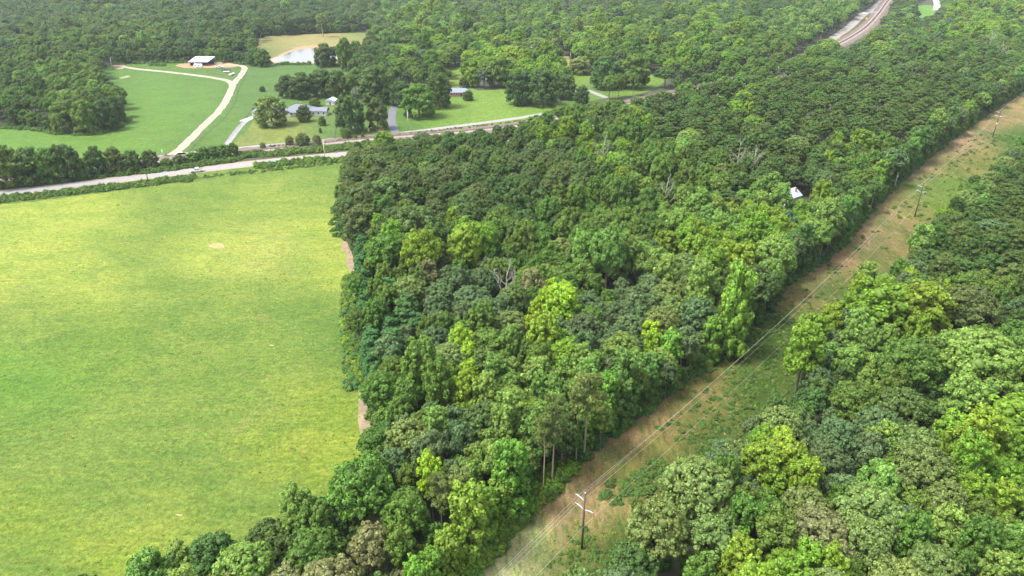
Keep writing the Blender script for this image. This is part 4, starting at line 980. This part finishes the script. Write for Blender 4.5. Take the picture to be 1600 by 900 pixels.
shrub_line([(546, 256), (540, 300), (530, 345), (536, 368)], 5, 160, [0, 1, 4, 5], .4, 1.1, -1)
shrub_line([(560, 380), (566, 420)], 3, 40, [0, 1, 4], .4, 1.0)
shrub_line([(582, 610), (592, 650), (600, 690)], 4, 60, [0, 1, 4], .5, 1.2)
shrub_line([(552, 432), (555, 470), (557, 520), (561, 580), (564, 605)], 5, 420, [0, 1, 6, 7, 2, 4], .4, 1.3, -1)
shrub_line([(553, 440), (557, 520), (562, 590)], 4, 260, [6, 7, 0], .5, 1.2, -.5)
shrub_line([(583, 700), (566, 750), (520, 803), (440, 853), (330, 908), (200, 972)], 6, 300, [0, 1, 2, 4, 5], .5, 1.6, 2)
shrub_line(LEFT[:-1], 3.5, 900, [2, 3, 4, 5, 0], .4, 1.3, 1.5)
shrub_line([(700, 935)]+LEFT[:5], 5, 300, [0, 1, 6, 7], .6, 1.7, 2)
shrub_line(RIGHT[1:-1], 7, 700, [0, 1, 2, 3, 4], .4, 1.5, 2)
shrub_line([(1070, 700), (1130, 660), (1180, 610), (1215, 560), (1250, 500)], 18, 500, [2, 3, 0, 1, 1], .2, .6)
shrub_line([(1110, 640), (1180, 560), (1250, 480), (1330, 420)], 22, 260, [2, 3, 0, 1, 8], .2, .6)
shrub_line([(1370, 400), (1420, 340), (1490, 270), (1560, 210)], 20, 220, [0, 1, 2, 8], .2, .7)
shrub_line([(880, 860), (900, 870), (930, 850), (950, 880)], 10, 120, [2, 3, 0], .15, .4)
shrub_line([(940, 760), (990, 770), (1040, 730)], 8, 140, [2, 3, 0], .3, .8)
shrub_line([(0, 198), (60, 203), (100, 209), (150, 209), (182, 199), (197, 186)], 4, 200, [0, 2, 3], .5, 1.4, -1)
shrub_line([(175, 101), (250, 98), (345, 98), (392, 101)], 6, 120, [2, 3, 0], .8, 1.8)
shrub_line([(404, 98), (440, 101), (500, 101), (550, 104)], 4, 90, [2, 3], .8, 1.7)
shrub_line([(232, 102), (256, 103)], 4, 30, [2, 3], .8, 1.2)
shrub_line([(440, 52), (500, 50), (560, 47)], 14, 160, [0, 1, 6], 1.2, 2.4)
instancer('undergrowth', U, SV, 'green bushes, brambles and weeds along the wood edges and the road verge', 'undergrowth')
# grass tufts of the meadow and the cut strip
def tuft_mesh(name, mat, n, h, seed):
    rng = np.random.default_rng(seed); V = []; T = []
    for i in range(n):
        a = rng.uniform(0, 6.28); r = rng.uniform(0, .35); l = rng.uniform(0, 6.28); w = .05; hh = h*rng.uniform(.6, 1.2); x, y = r*math.cos(a), r*math.sin(a)
        cx, cy = math.cos(l), math.sin(l)
        V += [(x-cy*w, y+cx*w, 0), (x+cy*w, y-cx*w, 0), (x+cx*hh*.4+cy*w*.5, y+cy*hh*.4-cx*w*.5, hh*.85), (x+cx*hh*.7, y+cy*hh*.7, hh)]; T.append(rng.uniform(.2, 1))
    return mesh_np(name, V, np.arange(n*4).reshape(-1, 4), mat, T)
TS = [(tuft_mesh('tuft', M['tuft'], 26, .55, 1), None), (tuft_mesh('tuft', M['tuft'], 26, .45, 2), None), (tuft_mesh('tuft', M['tuft_dark'], 26, .6, 3), None), (tuft_mesh('tuft', M['straw'], 24, .45, 4), None), (tuft_mesh('tuft', M['straw'], 24, .35, 5), None)]
TU = []
def tufts(P, n, pick, smin, smax, zmax=1e9):
    W = [G(*p) for p in P]; x0, x1 = max(-260, min(w.x for w in W)), max(w.x for w in W); y0, y1 = max(45, min(w.y for w in W)), min(max(w.y for w in W), 460)
    X = rr.uniform(x0, x1, n); Y = rr.uniform(y0, y1, n); Zt = Y*CT+CH*ST; A = 800+F*X/Zt; B = 450-F*(Y*ST-CH*CT)/Zt
    m = in_poly(A, B, P) & (A > -40) & (A < 1640) & (B < 940)
    for x, y, a, b in zip(X[m], Y[m], A[m], B[m]):
        nz = noise.noise((x*.045, y*.08, 1.7))+.5*noise.noise((x*.2, y*.3, 4.1))
        k = pick(a, b, nz)
        if k is None: continue
        s = rg.uniform(smin, smax); TU.append((x, y, .02, k, rg.uniform(0, 6.28), s, s*.55))
tufts(MEADOW, 22000, lambda a, b, n: (2 if n > .3 and rg.random() < .3 else (rg.choice([0, 1]) if rg.random() < .35 else None)), .35, .8)
def strip_tuft(a, b, n):
    c = albedo_at(a, b, strip_anchors)
    if c[1] > c[0]*1.05+.12*n: return rg.choice([2, 2, 0])
    return rg.choice([3, 4, 4]) if rg.random() < .7 else None
tufts(STRIP, 42000, strip_tuft, .5, 1.2)
instancer('wild_grass', TU, TS, 'tall wild grass tufts of the meadow and the cut strip', 'grass')

# ------------------------------------------------------------------ dead trees
def dead_tree(xb, yb, hpx, label, seed):
    g, s, sz, Rr = size_from_px(xb, yb, 30, hpx, SPV['mid'][0]); H = sz*VAR[SPV['mid'][0]][4]; q = random.Random(seed)
    e = empty('dead_tree', g); tag(e, label, 'dead tree')
    m = MB(); m.tube([(0, 0, 0), (.2, .1, H*.4), (-.1, .3, H*.75), (.1, .2, H)], [.3, .24, .14, .04], 8); m.build('trunk', M['dead'], e)
    def br(p, d, L, r, lv, b):
        p1 = p+d*L*.5+Vector((q.uniform(-.3, .3), q.uniform(-.3, .3), .2)); p2 = p+d*L+Vector((0, 0, L*.2)); b.tube([p, p1, p2], [r, r*.7, r*.25], 5)
        if lv:
            for _ in range(3):
                t = q.uniform(.4, 1); d2 = (d+Vector((q.uniform(-.8, .8), q.uniform(-.8, .8), q.uniform(-.1, .7)))).normalized(); br(p.lerp(p2, t), d2, L*.55, r*.5, lv-1, b)
    for i in range(7):
        t = .45+.5*i/7; a = i*2.3; b = MB(); br(Vector((0, .2, H*t)), Vector((math.cos(a), math.sin(a), .7)).normalized(), H*.22*(1.3-t*.5), .11, 2, b); b.build('limb', M['dead'], e)
for a in ((1146, 300, 72, 'bleached bare tree with many limbs before the pine plantation', 1), (1172, 298, 62, 'slim bleached snag right of the many-limbed bare tree', 2), (940, 290, 70, 'pale bare snag in the upper middle wood', 3),
          (1036, 350, 66, 'bare whitish tree leaning in the middle wood', 4), (792, 516, 96, 'bleached dead tree left of the vivid lime tree', 5), (1538, 100, 50, 'pale dead tree near the top right', 6), (1556, 112, 44, 'lower of two dead trees near the top right', 7), (905, 62, 26, 'far grey dead tree in the upper wood', 8)):
    dead_tree(*a)

# ------------------------------------------------------------------ power line
P1, P2, P3 = G(909, 858), G(1429, 339), G(1551, 214)
u = (P3-P1).normalized(); pv = Vector((-u.y, u.x, 0))
PH = 14.6
def power_pole(p, h, label):
    e = empty('power_pole', p, math.atan2(u.y, u.x)); tag(e, label, 'power pole', 'power poles of the line along the cut strip')
    MB().tube([(0, 0, 0), (0, 0, h*.5), (0, 0, h)], [.24, .19, .14], 12).build('pole', M['polewood'], e, True)
    at = []
    for (s, z) in ((1, h-2.0), (1, h-4.2), (-1, h-4.2)):
        L = 2.1; pts = [(0, s*.1, z), (0, s*L*.35, z+.28), (0, s*L*.7, z+.48), (0, s*L, z+.52)]
        a = MB().tube(pts, [.11, .10, .085, .07], 8).build('crossarm', M['galv'], e, True)
        i = MB()
        for k in range(6): i.tube([(0, s*L, z+.44-k*.14), (0, s*L, z+.40-k*.14)], .11, 8)
        i.tube([(0, s*L, z+.5), (0, s*L, z-.45)], .035, 6); ins = i.build('insulator', M['insul'], a); at.append((s*L, z-.45))
    MB().box(-.12, .12, -.12, .12, h, h+.12).build('pole_cap', M['galv'], e)
    return [p+pv*s+Vector((0, 0, z)) for s, z in at]+[p+Vector((0, 0, h+.1))]
h3 = 16.0
A1 = power_pole(P1, PH, 'nearest dark wooden power pole with three curved white arms'); A2 = power_pole(P2, PH*1.04, 'second power pole up the strip, by the brown cut grass'); A3 = power_pole(P3, h3, 'farthest power pole of the strip near the top right')
gd = MB().box(-.25, .25, -.25, .25, 7.5, 8.3).build('pole_box', M['white_metal'])
for o in bpy.data.objects:
    if o.get('label', '').startswith('farthest power pole'): gd.parent = o
B0 = [a-u*210+Vector((0, 0, 2)) for a in A1]; B4 = [a+u*230 for a in A3]
wl = ['upper left conductor wire of the power line', 'lower left conductor wire of the power line', 'right-hand conductor wire of the power line', 'topmost thin ground wire over the poles']
for k in range(4):
    pts = []
    for a, b in ((B0[k], A1[k]), (A1[k], A2[k]), (A2[k], A3[k]), (A3[k], B4[k])):
        sag = (b-a).length*.018*(1 if k < 3 else .7)
        for j in range(16): t = j/16; q = a.lerp(b, t); q.z -= 4*sag*t*(1-t); pts.append(q)
    pts.append(B4[k]); r = .02 if k < 3 else .017
    tag(MB().tube(pts, r, 5).build('power_line', M['wire'], None, True), wl[k], 'wire', 'wires of the power line')
def utility_pole(px, py, hpx, label, mat='polewood', arm=True):
    g, s, sz, _ = size_from_px(px, py, 10, hpx, 0); H = sz*VAR[0][4]
    e = empty('utility_pole', g, R(-5)); tag(e, label, 'utility pole')
    MB().tube([(0, 0, 0), (0, 0, H)], [.2, .14], 8).build('pole', M[mat], e, True)
    if arm: MB().box(-1.0, 1.0, -.07, .07, H-.9, H-.7).build('crossarm', M[mat], e)
    MB().tube([(.3, 0, H-2.4), (.3, 0, H-1.5)], .22, 8).build('transformer', M['galv'], e)
M['pole_pale'] = plain('pole_pale', (.55, .52, .45), .85, .1)
for a in ((638, 200, 28, 'pale utility pole on the lawn right of the shaded drive', 'pole_pale', False), (899, 158, 20, 'pale utility pole beside the side street', 'pole_pale', False), (525, 186, 26, 'dark pole on the lawn beside the white shed', 'polewood', True),
          (231, 281, 12, 'short leaning wooden pole at the meadow side of the highway', 'polewood', False), (508, 248, 30, 'thin pale pole between railway and highway', 'pole_pale', True), (1397, 295, 26, 'thin pale pole at the pine edge of the strip', 'pole_pale', False),
          (176, 108, 17, 'leaning pale pole at the end of the ranch drive', 'pole_pale', False), (1061, 113, 14, 'far pale pole rising from the upper wood', 'pole_pale', False), (891, 93, 11, 'short pale pole by the pale lawn patch', 'pole_pale', False), (254, 240, 6, 'short white marker post by the farm entrance', 'white', False)):
    utility_pole(*a)
# ------------------------------------------------------------------ fences
def fence(P, gap, label):
    L = smooth_line(P, gap); o0 = L[0]; e = empty('wire_fence', o0); tag(e, label, 'fence')
    pm = MB().tube([(0, 0, 0), (0, 0, 1.3)], [.09, .08], 6).mesh('post', M['fence'])
    for i, p in enumerate(L[:99]):
        o = bpy.data.objects.new('post', pm); COL.objects.link(o); o.location = p-o0; o.parent = e
    w = MB()
    for z in (.4, .75, 1.1): w.tube([p-o0+Vector((0, 0, z)) for p in L], .035, 4)
    w.build('wire', M['fence'], e)
fence([(292, 239), (308, 222), (330, 203), (350, 184), (366, 160), (372, 140), (380, 124), (386, 112)], 7, 'post and wire fence along the right side of the ranch drive')
fence([(190, 103), (235, 107), (300, 112), (340, 116), (362, 121)], 9, 'post and wire fence between ranch drive and barn field')
fence([(345, 230), (372, 200), (395, 170), (430, 150)], 7, 'wire fence between the pasture and the white house yard')
fence([(292, 243), (340, 236), (345, 231)], 7, 'low wire fence beside the local road at the farm entrance')
fence([(404, 103), (440, 103), (500, 103), (545, 106)], 9, 'wire fence in front of the pond')
fence([(525, 168), (525, 190), (522, 216)], 6, 'dark fence line on the lawn below the white shed')

# ------------------------------------------------------------------ buildings
def window(parent, x, y, z, w, h, face):
    """face: 0 front(-y), 1 back, 2 left, 3 right ; frame with a pane as its child"""
    d = .06; f = MB(); p = MB()
    if face < 2:
        s = -1 if face == 0 else 1; f.box(x-w/2-.1, x+w/2+.1, min(y, y+s*d), max(y, y+s*d), z-.1, z+h+.1); p.box(x-w/2, x+w/2, min(y+s*d*.5, y+s*(d+.02)), max(y+s*d*.5, y+s*(d+.02)), z, z+h)
    else:
        s = -1 if face == 2 else 1; f.box(min(x, x+s*d), max(x, x+s*d), y-w/2-.1, y+w/2+.1, z-.1, z+h+.1); p.box(min(x+s*d*.5, x+s*(d+.02)), max(x+s*d*.5, x+s*(d+.02)), y-w/2, y+w/2, z, z+h)
    o = f.build('window', M['trim'], parent); p.build('pane', M['glass'], o)
def roof_mb(x0, x1, y0, y1, z, rh, hip=0.0, ov=.5, t=.15, ridge='x'):
    if ridge == 'y':
        m = roof_mb(y0, y1, x0, x1, z, rh, hip, ov, t); m.v = [(b, a, c) for a, b, c in m.v]; return m
    x0 -= ov; x1 += ov; y0 -= ov; y1 += ov; ym = (y0+y1)/2; a = hip; m = MB()
    V = [(x0, y0, z), (x1, y0, z), (x1, y1, z), (x0, y1, z), (x0+a, ym, z+rh), (x1-a, ym, z+rh)]
    V2 = [(p[0], p[1], p[2]+t) for p in V]
    return m.add(V2+V, [(0, 1, 5, 4), (2, 3, 4, 5), (3, 0, 4), (1, 2, 5), (6, 7, 1, 0), (7, 8, 2, 1), (8, 9, 3, 2), (9, 6, 0, 3), (6, 10, 11, 7), (8, 11, 10, 9), (9, 10, 6), (7, 11, 8)])
def house(name, px, py, rz, blocks, wallm, roofm, label, chim=None, cat='house', sc=1.0):
    g = G(px, py); e = empty(name, g, rz); e.scale = (sc, sc, sc); tag(e, label, cat)
    for bi, (x0, x1, y0, y1, h, rh, hip, ridge) in enumerate(blocks):
        z0 = 0; m = MB(); 
        if hip < .1:
            if ridge == 'x': m.prism([(y0, 0), (y1, 0), (y1, h), ((y0+y1)/2, h+rh*.93), (y0, h)], x0, x1); m.v = [(b, a, c) for a, b, c in m.v]
            else: m.prism([(x0, 0), (x1, 0), (x1, h), ((x0+x1)/2, h+rh*.93), (x0, h)], y0, y1)
        else: m.box(x0, x1, y0, y1, 0, h)
        m.build('wall', wallm, e); rf = roof_mb(x0, x1, y0, y1, h+.02*(bi+1), rh, hip, ridge=ridge).build('roof', roofm, e)
        if chim and bi == 0: MB().box(chim[0]-.4, chim[0]+.4, chim[1]-.4, chim[1]+.4, h+rh*.4, h+rh+.9).build('chimney', M['brick'], rf)
        n = max(1, int((x1-x0)/3.2))
        for i in range(n):
            xx = x0+(x1-x0)*(i+.5)/n
            if bi == 0 and i == n//2:
                d = MB().box(xx-.5, xx+.5, y0-.06, y0, 0, 2.1).build('door', M['dark'], e); MB().tube([(xx+.35, y0-.12, 1.0), (xx+.35, y0-.06, 1.0)], .04, 6).build('handle', M['chrome'], d)
            else: window(e, xx, y0, .95, 1.1, 1.25, 0)
        window(e, x0, (y0+y1)/2, .95, 1.1, 1.2, 2); window(e, x1, (y0+y1)/2, .95, 1.1, 1.2, 3)
    return e
h1 = house('ranch_house', 458, 182, R(-3), [(-6, 11, 0, 14, 2.9, 3.4, 6.5, 'x'), (-27, -16, 0, 8, 2.7, 1.9, 3.2, 'x'), (-16.1, -5.9, 2, 9, 2.6, 1.6, 0, 'x'), (10.9, 21, 3, 10, 2.7, 1.8, 0, 'x')], M['wall_white'], M['roof_grey'],
      'long white ranch house with grey hipped roof and two side wings', (3, 9))
pm = MB()
for x in (-2, 1, 4, 7): pm.box(x-.1, x+.1, -1.7, -1.5, 0, 2.75)
pm.build('porch_post', M['trim'], h1); MB().box(-2.8, 7.8, -2.0, -.55, 2.78, 2.95).build('porch_roof', M['roof_grey'], h1)
house('garden_shed', 516, 164, R(-10), [(-3, 3, 0, 6, 2.6, 1.6, 0, 'y')], M['wall_white'], M['white_metal'], 'small white gabled shed right of the dark clump behind the house', None, 'shed')
house('brick_house', 717, 151, R(2), [(-7, 7, 0, 9, 2.8, 2.3, 2.2, 'x')], M['brick'], M['roof_blue'], 'small red brick house with grey roof at the lawn edge', (2, 5))
house('slate_roofed_house', 752, 131, R(4), [(-4, 4, 0, 9, 3.2, 4.0, 0, 'x'), (4, 6.5, 2, 7, 2.6, 1.2, 0, 'x')], M['wall_white'], M['roof_blue'], 'white house with steep dark slate roof under yellow green trees', (0, 4))
house('far_house', 834, 101, R(-8), [(-9, 9, 0, 12, 4.2, 5.0, 4, 'x')], M['wall_white'], M['roof_blue'], 'house with blue-grey roof peeping over the dark oaks', (2, 6))
house('white_outbuilding', 827, 82, R(20), [(-5, 5, 0, 8, 4.5, 2.0, 0, 'x')], M['wall_white'], M['white_metal'], 'white outbuilding beyond the blue-grey roof', None, 'outbuilding')
house('white_cottage', 779, 75, R(0), [(-4, 4, 0, 8, 6, 3.0, 0, 'y')], M['wall_white'], M['roof_metal'], 'tiny white cottage gable above the yellow green trees', None, 'house')
house('woodland_house', 1239, 322, R(35), [(-8, 7, 0, 11, 5.2, 3.6, 0, 'x')], M['wall_white'], M['roof_metal'], 'house with pale metal roof hidden in the wood beside the strip', (4.5, 3), sc=.74)
# barn: open pole barn with white metal roof
def barn():
    g = G(311, 103); e = empty('pole_barn', g, R(0)); tag(e, 'open pole barn with long white metal roof and dark posts', 'barn')
    W, D, h = 18.5, 9.0, 3.4
    MB().add([(-W/2+.6, -1, h), (W/2-.6, -1, h), (W/2+2.4, D+1, h+2.9), (-W/2+3.4, D+1, h+2.9), (-W/2+.6, -1, h+.2), (W/2-.6, -1, h+.2), (W/2+2.4, D+1, h+3.1), (-W/2+3.4, D+1, h+3.1)],
             [(0, 3, 2, 1), (4, 5, 6, 7), (0, 1, 5, 4), (1, 2, 6, 5), (2, 3, 7, 6), (3, 0, 4, 7)]).build('roof', M['white_metal'], e)
    for i in range(7):
        x = -W/2+1.5+i*(W-3)/6
        MB().box(x-.15, x+.15, 0, .3, 0, h).build('post', M['dark'], e); MB().box(x-.15+1.4, x+.15+1.4, D-.6, D-.3, 0, h+2.3).build('post', M['dark'], e)
    MB().box(-W/2+3, W/2+1, D-.25, D-.1, 0, h+1.9).build('back_wall', M['dark'], e)
    MB().box(-W/2+1.5, -W/2+1.7, 1, D-1, 0, h-.2).build('side_wall', M['dark'], e)
    MB().box(-W/2+1, W/2-1, -.3, 0, h-.8, h-.1).build('beam', plain('barn_trim', (.12, .12, .25), .6), e)
barn()
def wheel(parent, x, y, r, w=.24):
    t = MB().tube([(x, y-w/2, r), (x, y+w/2, r)], r, 14).build('wheel', M['tyre'], parent)
    MB().tube([(x, y-w/2-.015, r), (x, y+w/2+.015, r)], r*.55, 10).build('rim', M['chrome'], t)
def pickup(px, py, heading, label, paint='white', name='pickup_truck', cat='pickup truck', s=1.0, flat=True):
    e = empty(name, G(px, py, .1), heading); e.scale = (s, s, s); tag(e, label, cat)
    # x forward, body side profile
    m = MB(); m.prism([(-2.85, .5), (2.75, .5), (2.8, .8), (2.72, 1.05), (1.3, 1.15), (.55, 1.15), (-1.0, 1.15), (-2.85, 1.15)], -.95, .95); m.build('body', M[paint], e)
    m = MB(); m.prism([(1.25, 1.15), (.55, 1.85), (-.85, 1.88), (-1.05, 1.15)], -.85, .85); cab = m.build('cab', M[paint], e)
    g = MB(); g.prism([(1.02, 1.2), (.55, 1.72), (.1, 1.74), (.1, 1.2)], -.87, .87); g.prism([(0, 1.2), (0, 1.74), (-.75, 1.76), (-.88, 1.2)], -.87, .87)
    g.build('side_window', M['glass'], cab); w = MB(); w.add([(1.27, -.72, 1.2), (1.27, .72, 1.2), (.64, .66, 1.8), (.64, -.66, 1.8)], [(0, 1, 2, 3)]); w.build('windscreen', M['glass'], cab)
    if flat: MB().box(-2.75, -1.12, -.78, .78, 1.152, 1.158).build('bed', M['dark'], e)
    for x in (-1.85, 1.85):
        for y in (-.88, .88): wheel(e, x, y, .40)
    for y in (-.7, .7):
        MB().box(2.76, 2.84, y-.18, y+.18, .78, .98).build('headlight', M['lamp_clear'], e); MB().box(-2.9, -2.84, y-.12, y+.12, .7, 1.05).build('taillight', M['lamp_red'], e)
    MB().box(2.78, 2.95, -.9, .9, .45, .65).build('bumper', M['chrome'], e)
    return e
d = (G(400, 255)-G(200, 279)); pickup(308, 268.5, math.atan2(-d.y, -d.x), 'white pickup truck driving on the highway beside the meadow', s=1.12)
pickup(343, 106, R(200), 'white parked car on the grass near the barn', name='parked_car', cat='car', s=1.15, flat=False)
def camper():
    e = empty('camper_trailer', G(310, 106), R(0)); tag(e, 'boxy white camper trailer in front of the barn', 'camper')
    MB().prism([(-3.6, .6), (3.2, .6), (3.8, 1.4), (3.4, 3.2), (-3.0, 3.3), (-3.7, 2.4)], -1.2, 1.2).build('body', M['white'], e)
    for x in (-2, 1): window(e, x, -1.2, 1.7, 1.0, .7, 0)
    MB().box(-.7, .1, -1.26, -1.2, .8, 2.7).build('door', M['trim'], e)
    for y in (-1.05, 1.05): wheel(e, -.5, y, .38)
camper()
def trailer(px, py, rz, L, label, mat):
    e = empty('flatbed_trailer', G(px, py), rz); tag(e, label, 'trailer')
    MB().box(-L/2, L/2, -1.1, 1.1, .7, .85).build('deck', M[mat], e)
    m = MB(); m.tube([(L/2, -1, .75), (L/2+1.6, 0, .6)], .06, 5); m.tube([(L/2, 1, .75), (L/2+1.6, 0, .6)], .06, 5); m.build('tongue', M['dark'], e)
    r_ = MB()
    for y in (-1.05, 1.05): r_.box(-L/2, L/2, y-.05, y+.05, 1.25, 1.35); [r_.box(x-.05, x+.05, y-.05, y+.05, .85, 1.25) for x in (-L/2+.1, 0, L/2-.1)]
    r_.build('rail', M['dark'], e)
    for y in (-1.0, 1.0):
        for x in (-.5, .5): wheel(e, x, y, .36)
trailer(352, 110, R(8), 7, 'dark flatbed trailer on the grass beside the parked car', 'dark'); trailer(354, 113, R(5), 5, 'pale narrow trailer below the dark flatbed trailer', 'white')
def boat():
    e = empty('covered_boat', G(363, 117), R(80)); tag(e, 'long white covered boat on the grass near the barn drive', 'boat')
    MB().add([(-4.5, -1, .7), (3, -1, .7), (5, 0, .8), (3, 1, .7), (-4.5, 1, .7), (-4.3, -.7, .2), (2.5, -.6, .2), (2.5, .6, .2), (-4.3, .7, .2)], [(0, 1, 6, 5), (1, 2, 6), (2, 3, 7), (2, 7, 6), (3, 4, 8, 7), (4, 0, 5, 8), (5, 6, 7, 8)]).build('hull', M['white'], e)
    MB().add([(-4.5, -1, .7), (3, -1, .7), (5, 0, .8), (3, 1, .7), (-4.5, 1, .7), (-4.2, 0, 1.7), (2, 0, 1.9)], [(0, 1, 6, 5), (1, 2, 6), (2, 3, 6), (3, 4, 5, 6), (4, 0, 5)]).build('cover', M['wall_white'], e)
    for y in (-.9, .9): wheel(e, -1, y, .34)
boat()
for (x, y, sx, lb) in ((219, 97, 1.0, 'small white storage box at the tree line left of the barn'), (289, 97, .8, 'small white storage box beside the left end of the barn')):
    e = empty('storage_box', G(x, y), R(12)); e.scale = (sx,)*3; tag(e, lb, 'storage box'); MB().box(-2.2, 2.2, -1.6, 1.6, 0, 4.2).build('body', M['white'], e)
    MB().prism([(-2.4, 4.2), (2.4, 4.2), (0, 5.1)], -1.8, 1.8).build('roof', M['white_metal'], e); MB().box(-.6, .6, -1.66, -1.6, 0, 2.2).build('door', M['trim'], e)
for (x, y, lb) in ((345, 99, 'pale stack of boards right of the barn'), (192, 98, 'pale junk heap at the end of the ranch drive'), (204, 97, 'second pale heap right of the junk heap')):
    e = empty('lumber_pile', G(x, y), R(10)); tag(e, lb, 'pile'); q = random.Random(x)
    for k in range(5): MB().box(-4+q.uniform(-1, 1), 4+q.uniform(-1, 1), -.8+k*.35, -.5+k*.35, .0, .3+q.uniform(0, .5)).build('board', M['dirt' if k % 2 else 'wall_white'], e)
for (x, y, lb) in ((1353, 33, 'round yellow railway crossing sign near the level crossing'), (1310, 63, 'round yellow warning sign beside the highway and railway')):
    e = empty('warning_sign', G(x, y), R(-40)); tag(e, lb, 'sign'); MB().tube([(0, 0, 0), (0, 0, 3.4)], .06, 6).build('post', M['galv'], e)
    MB().tube([(0, -.1, 3.4), (0, -.14, 3.4)], .9, 20).build('sign_face', M['yellow'], e)
pickup(1349, 22, R(150), 'tiny white vehicle waiting at the level crossing', name='parked_car', cat='car', s=1.3, flat=False)
for (x, y, w_, lb) in ((576, 205, 1, 'yellowish fire hydrant post by the mulch patch'),):
    e = empty('marker_post', G(x, y)); tag(e, lb, 'post'); MB().box(-.35, .35, -.3, .3, 0, 1.6).build('post', M['yellow'], e)
# ------------------------------------------------------------------ air
hz = MB().box(-2600, 2600, -300, 3000, -1.5, 125).build('haze', M['white'])
hm = bpy.data.materials.new('haze'); hm.use_nodes = True; ht = hm.node_tree; ht.nodes.clear()
ho = ht.nodes.new('ShaderNodeOutputMaterial'); hv = ht.nodes.new('ShaderNodeVolumePrincipled'); hv.inputs['Color'].default_value = (.80, .88, 1.0, 1); hv.inputs['Density'].default_value = .00007
hv.inputs['Anisotropy'].default_value = .2
ht.links.new(hv.outputs[0], ho.inputs['Volume']); hz.data.materials.clear(); hz.data.materials.append(hm); tag(hz, 'thin pale summer haze over the woods', 'haze', None, 'stuff')
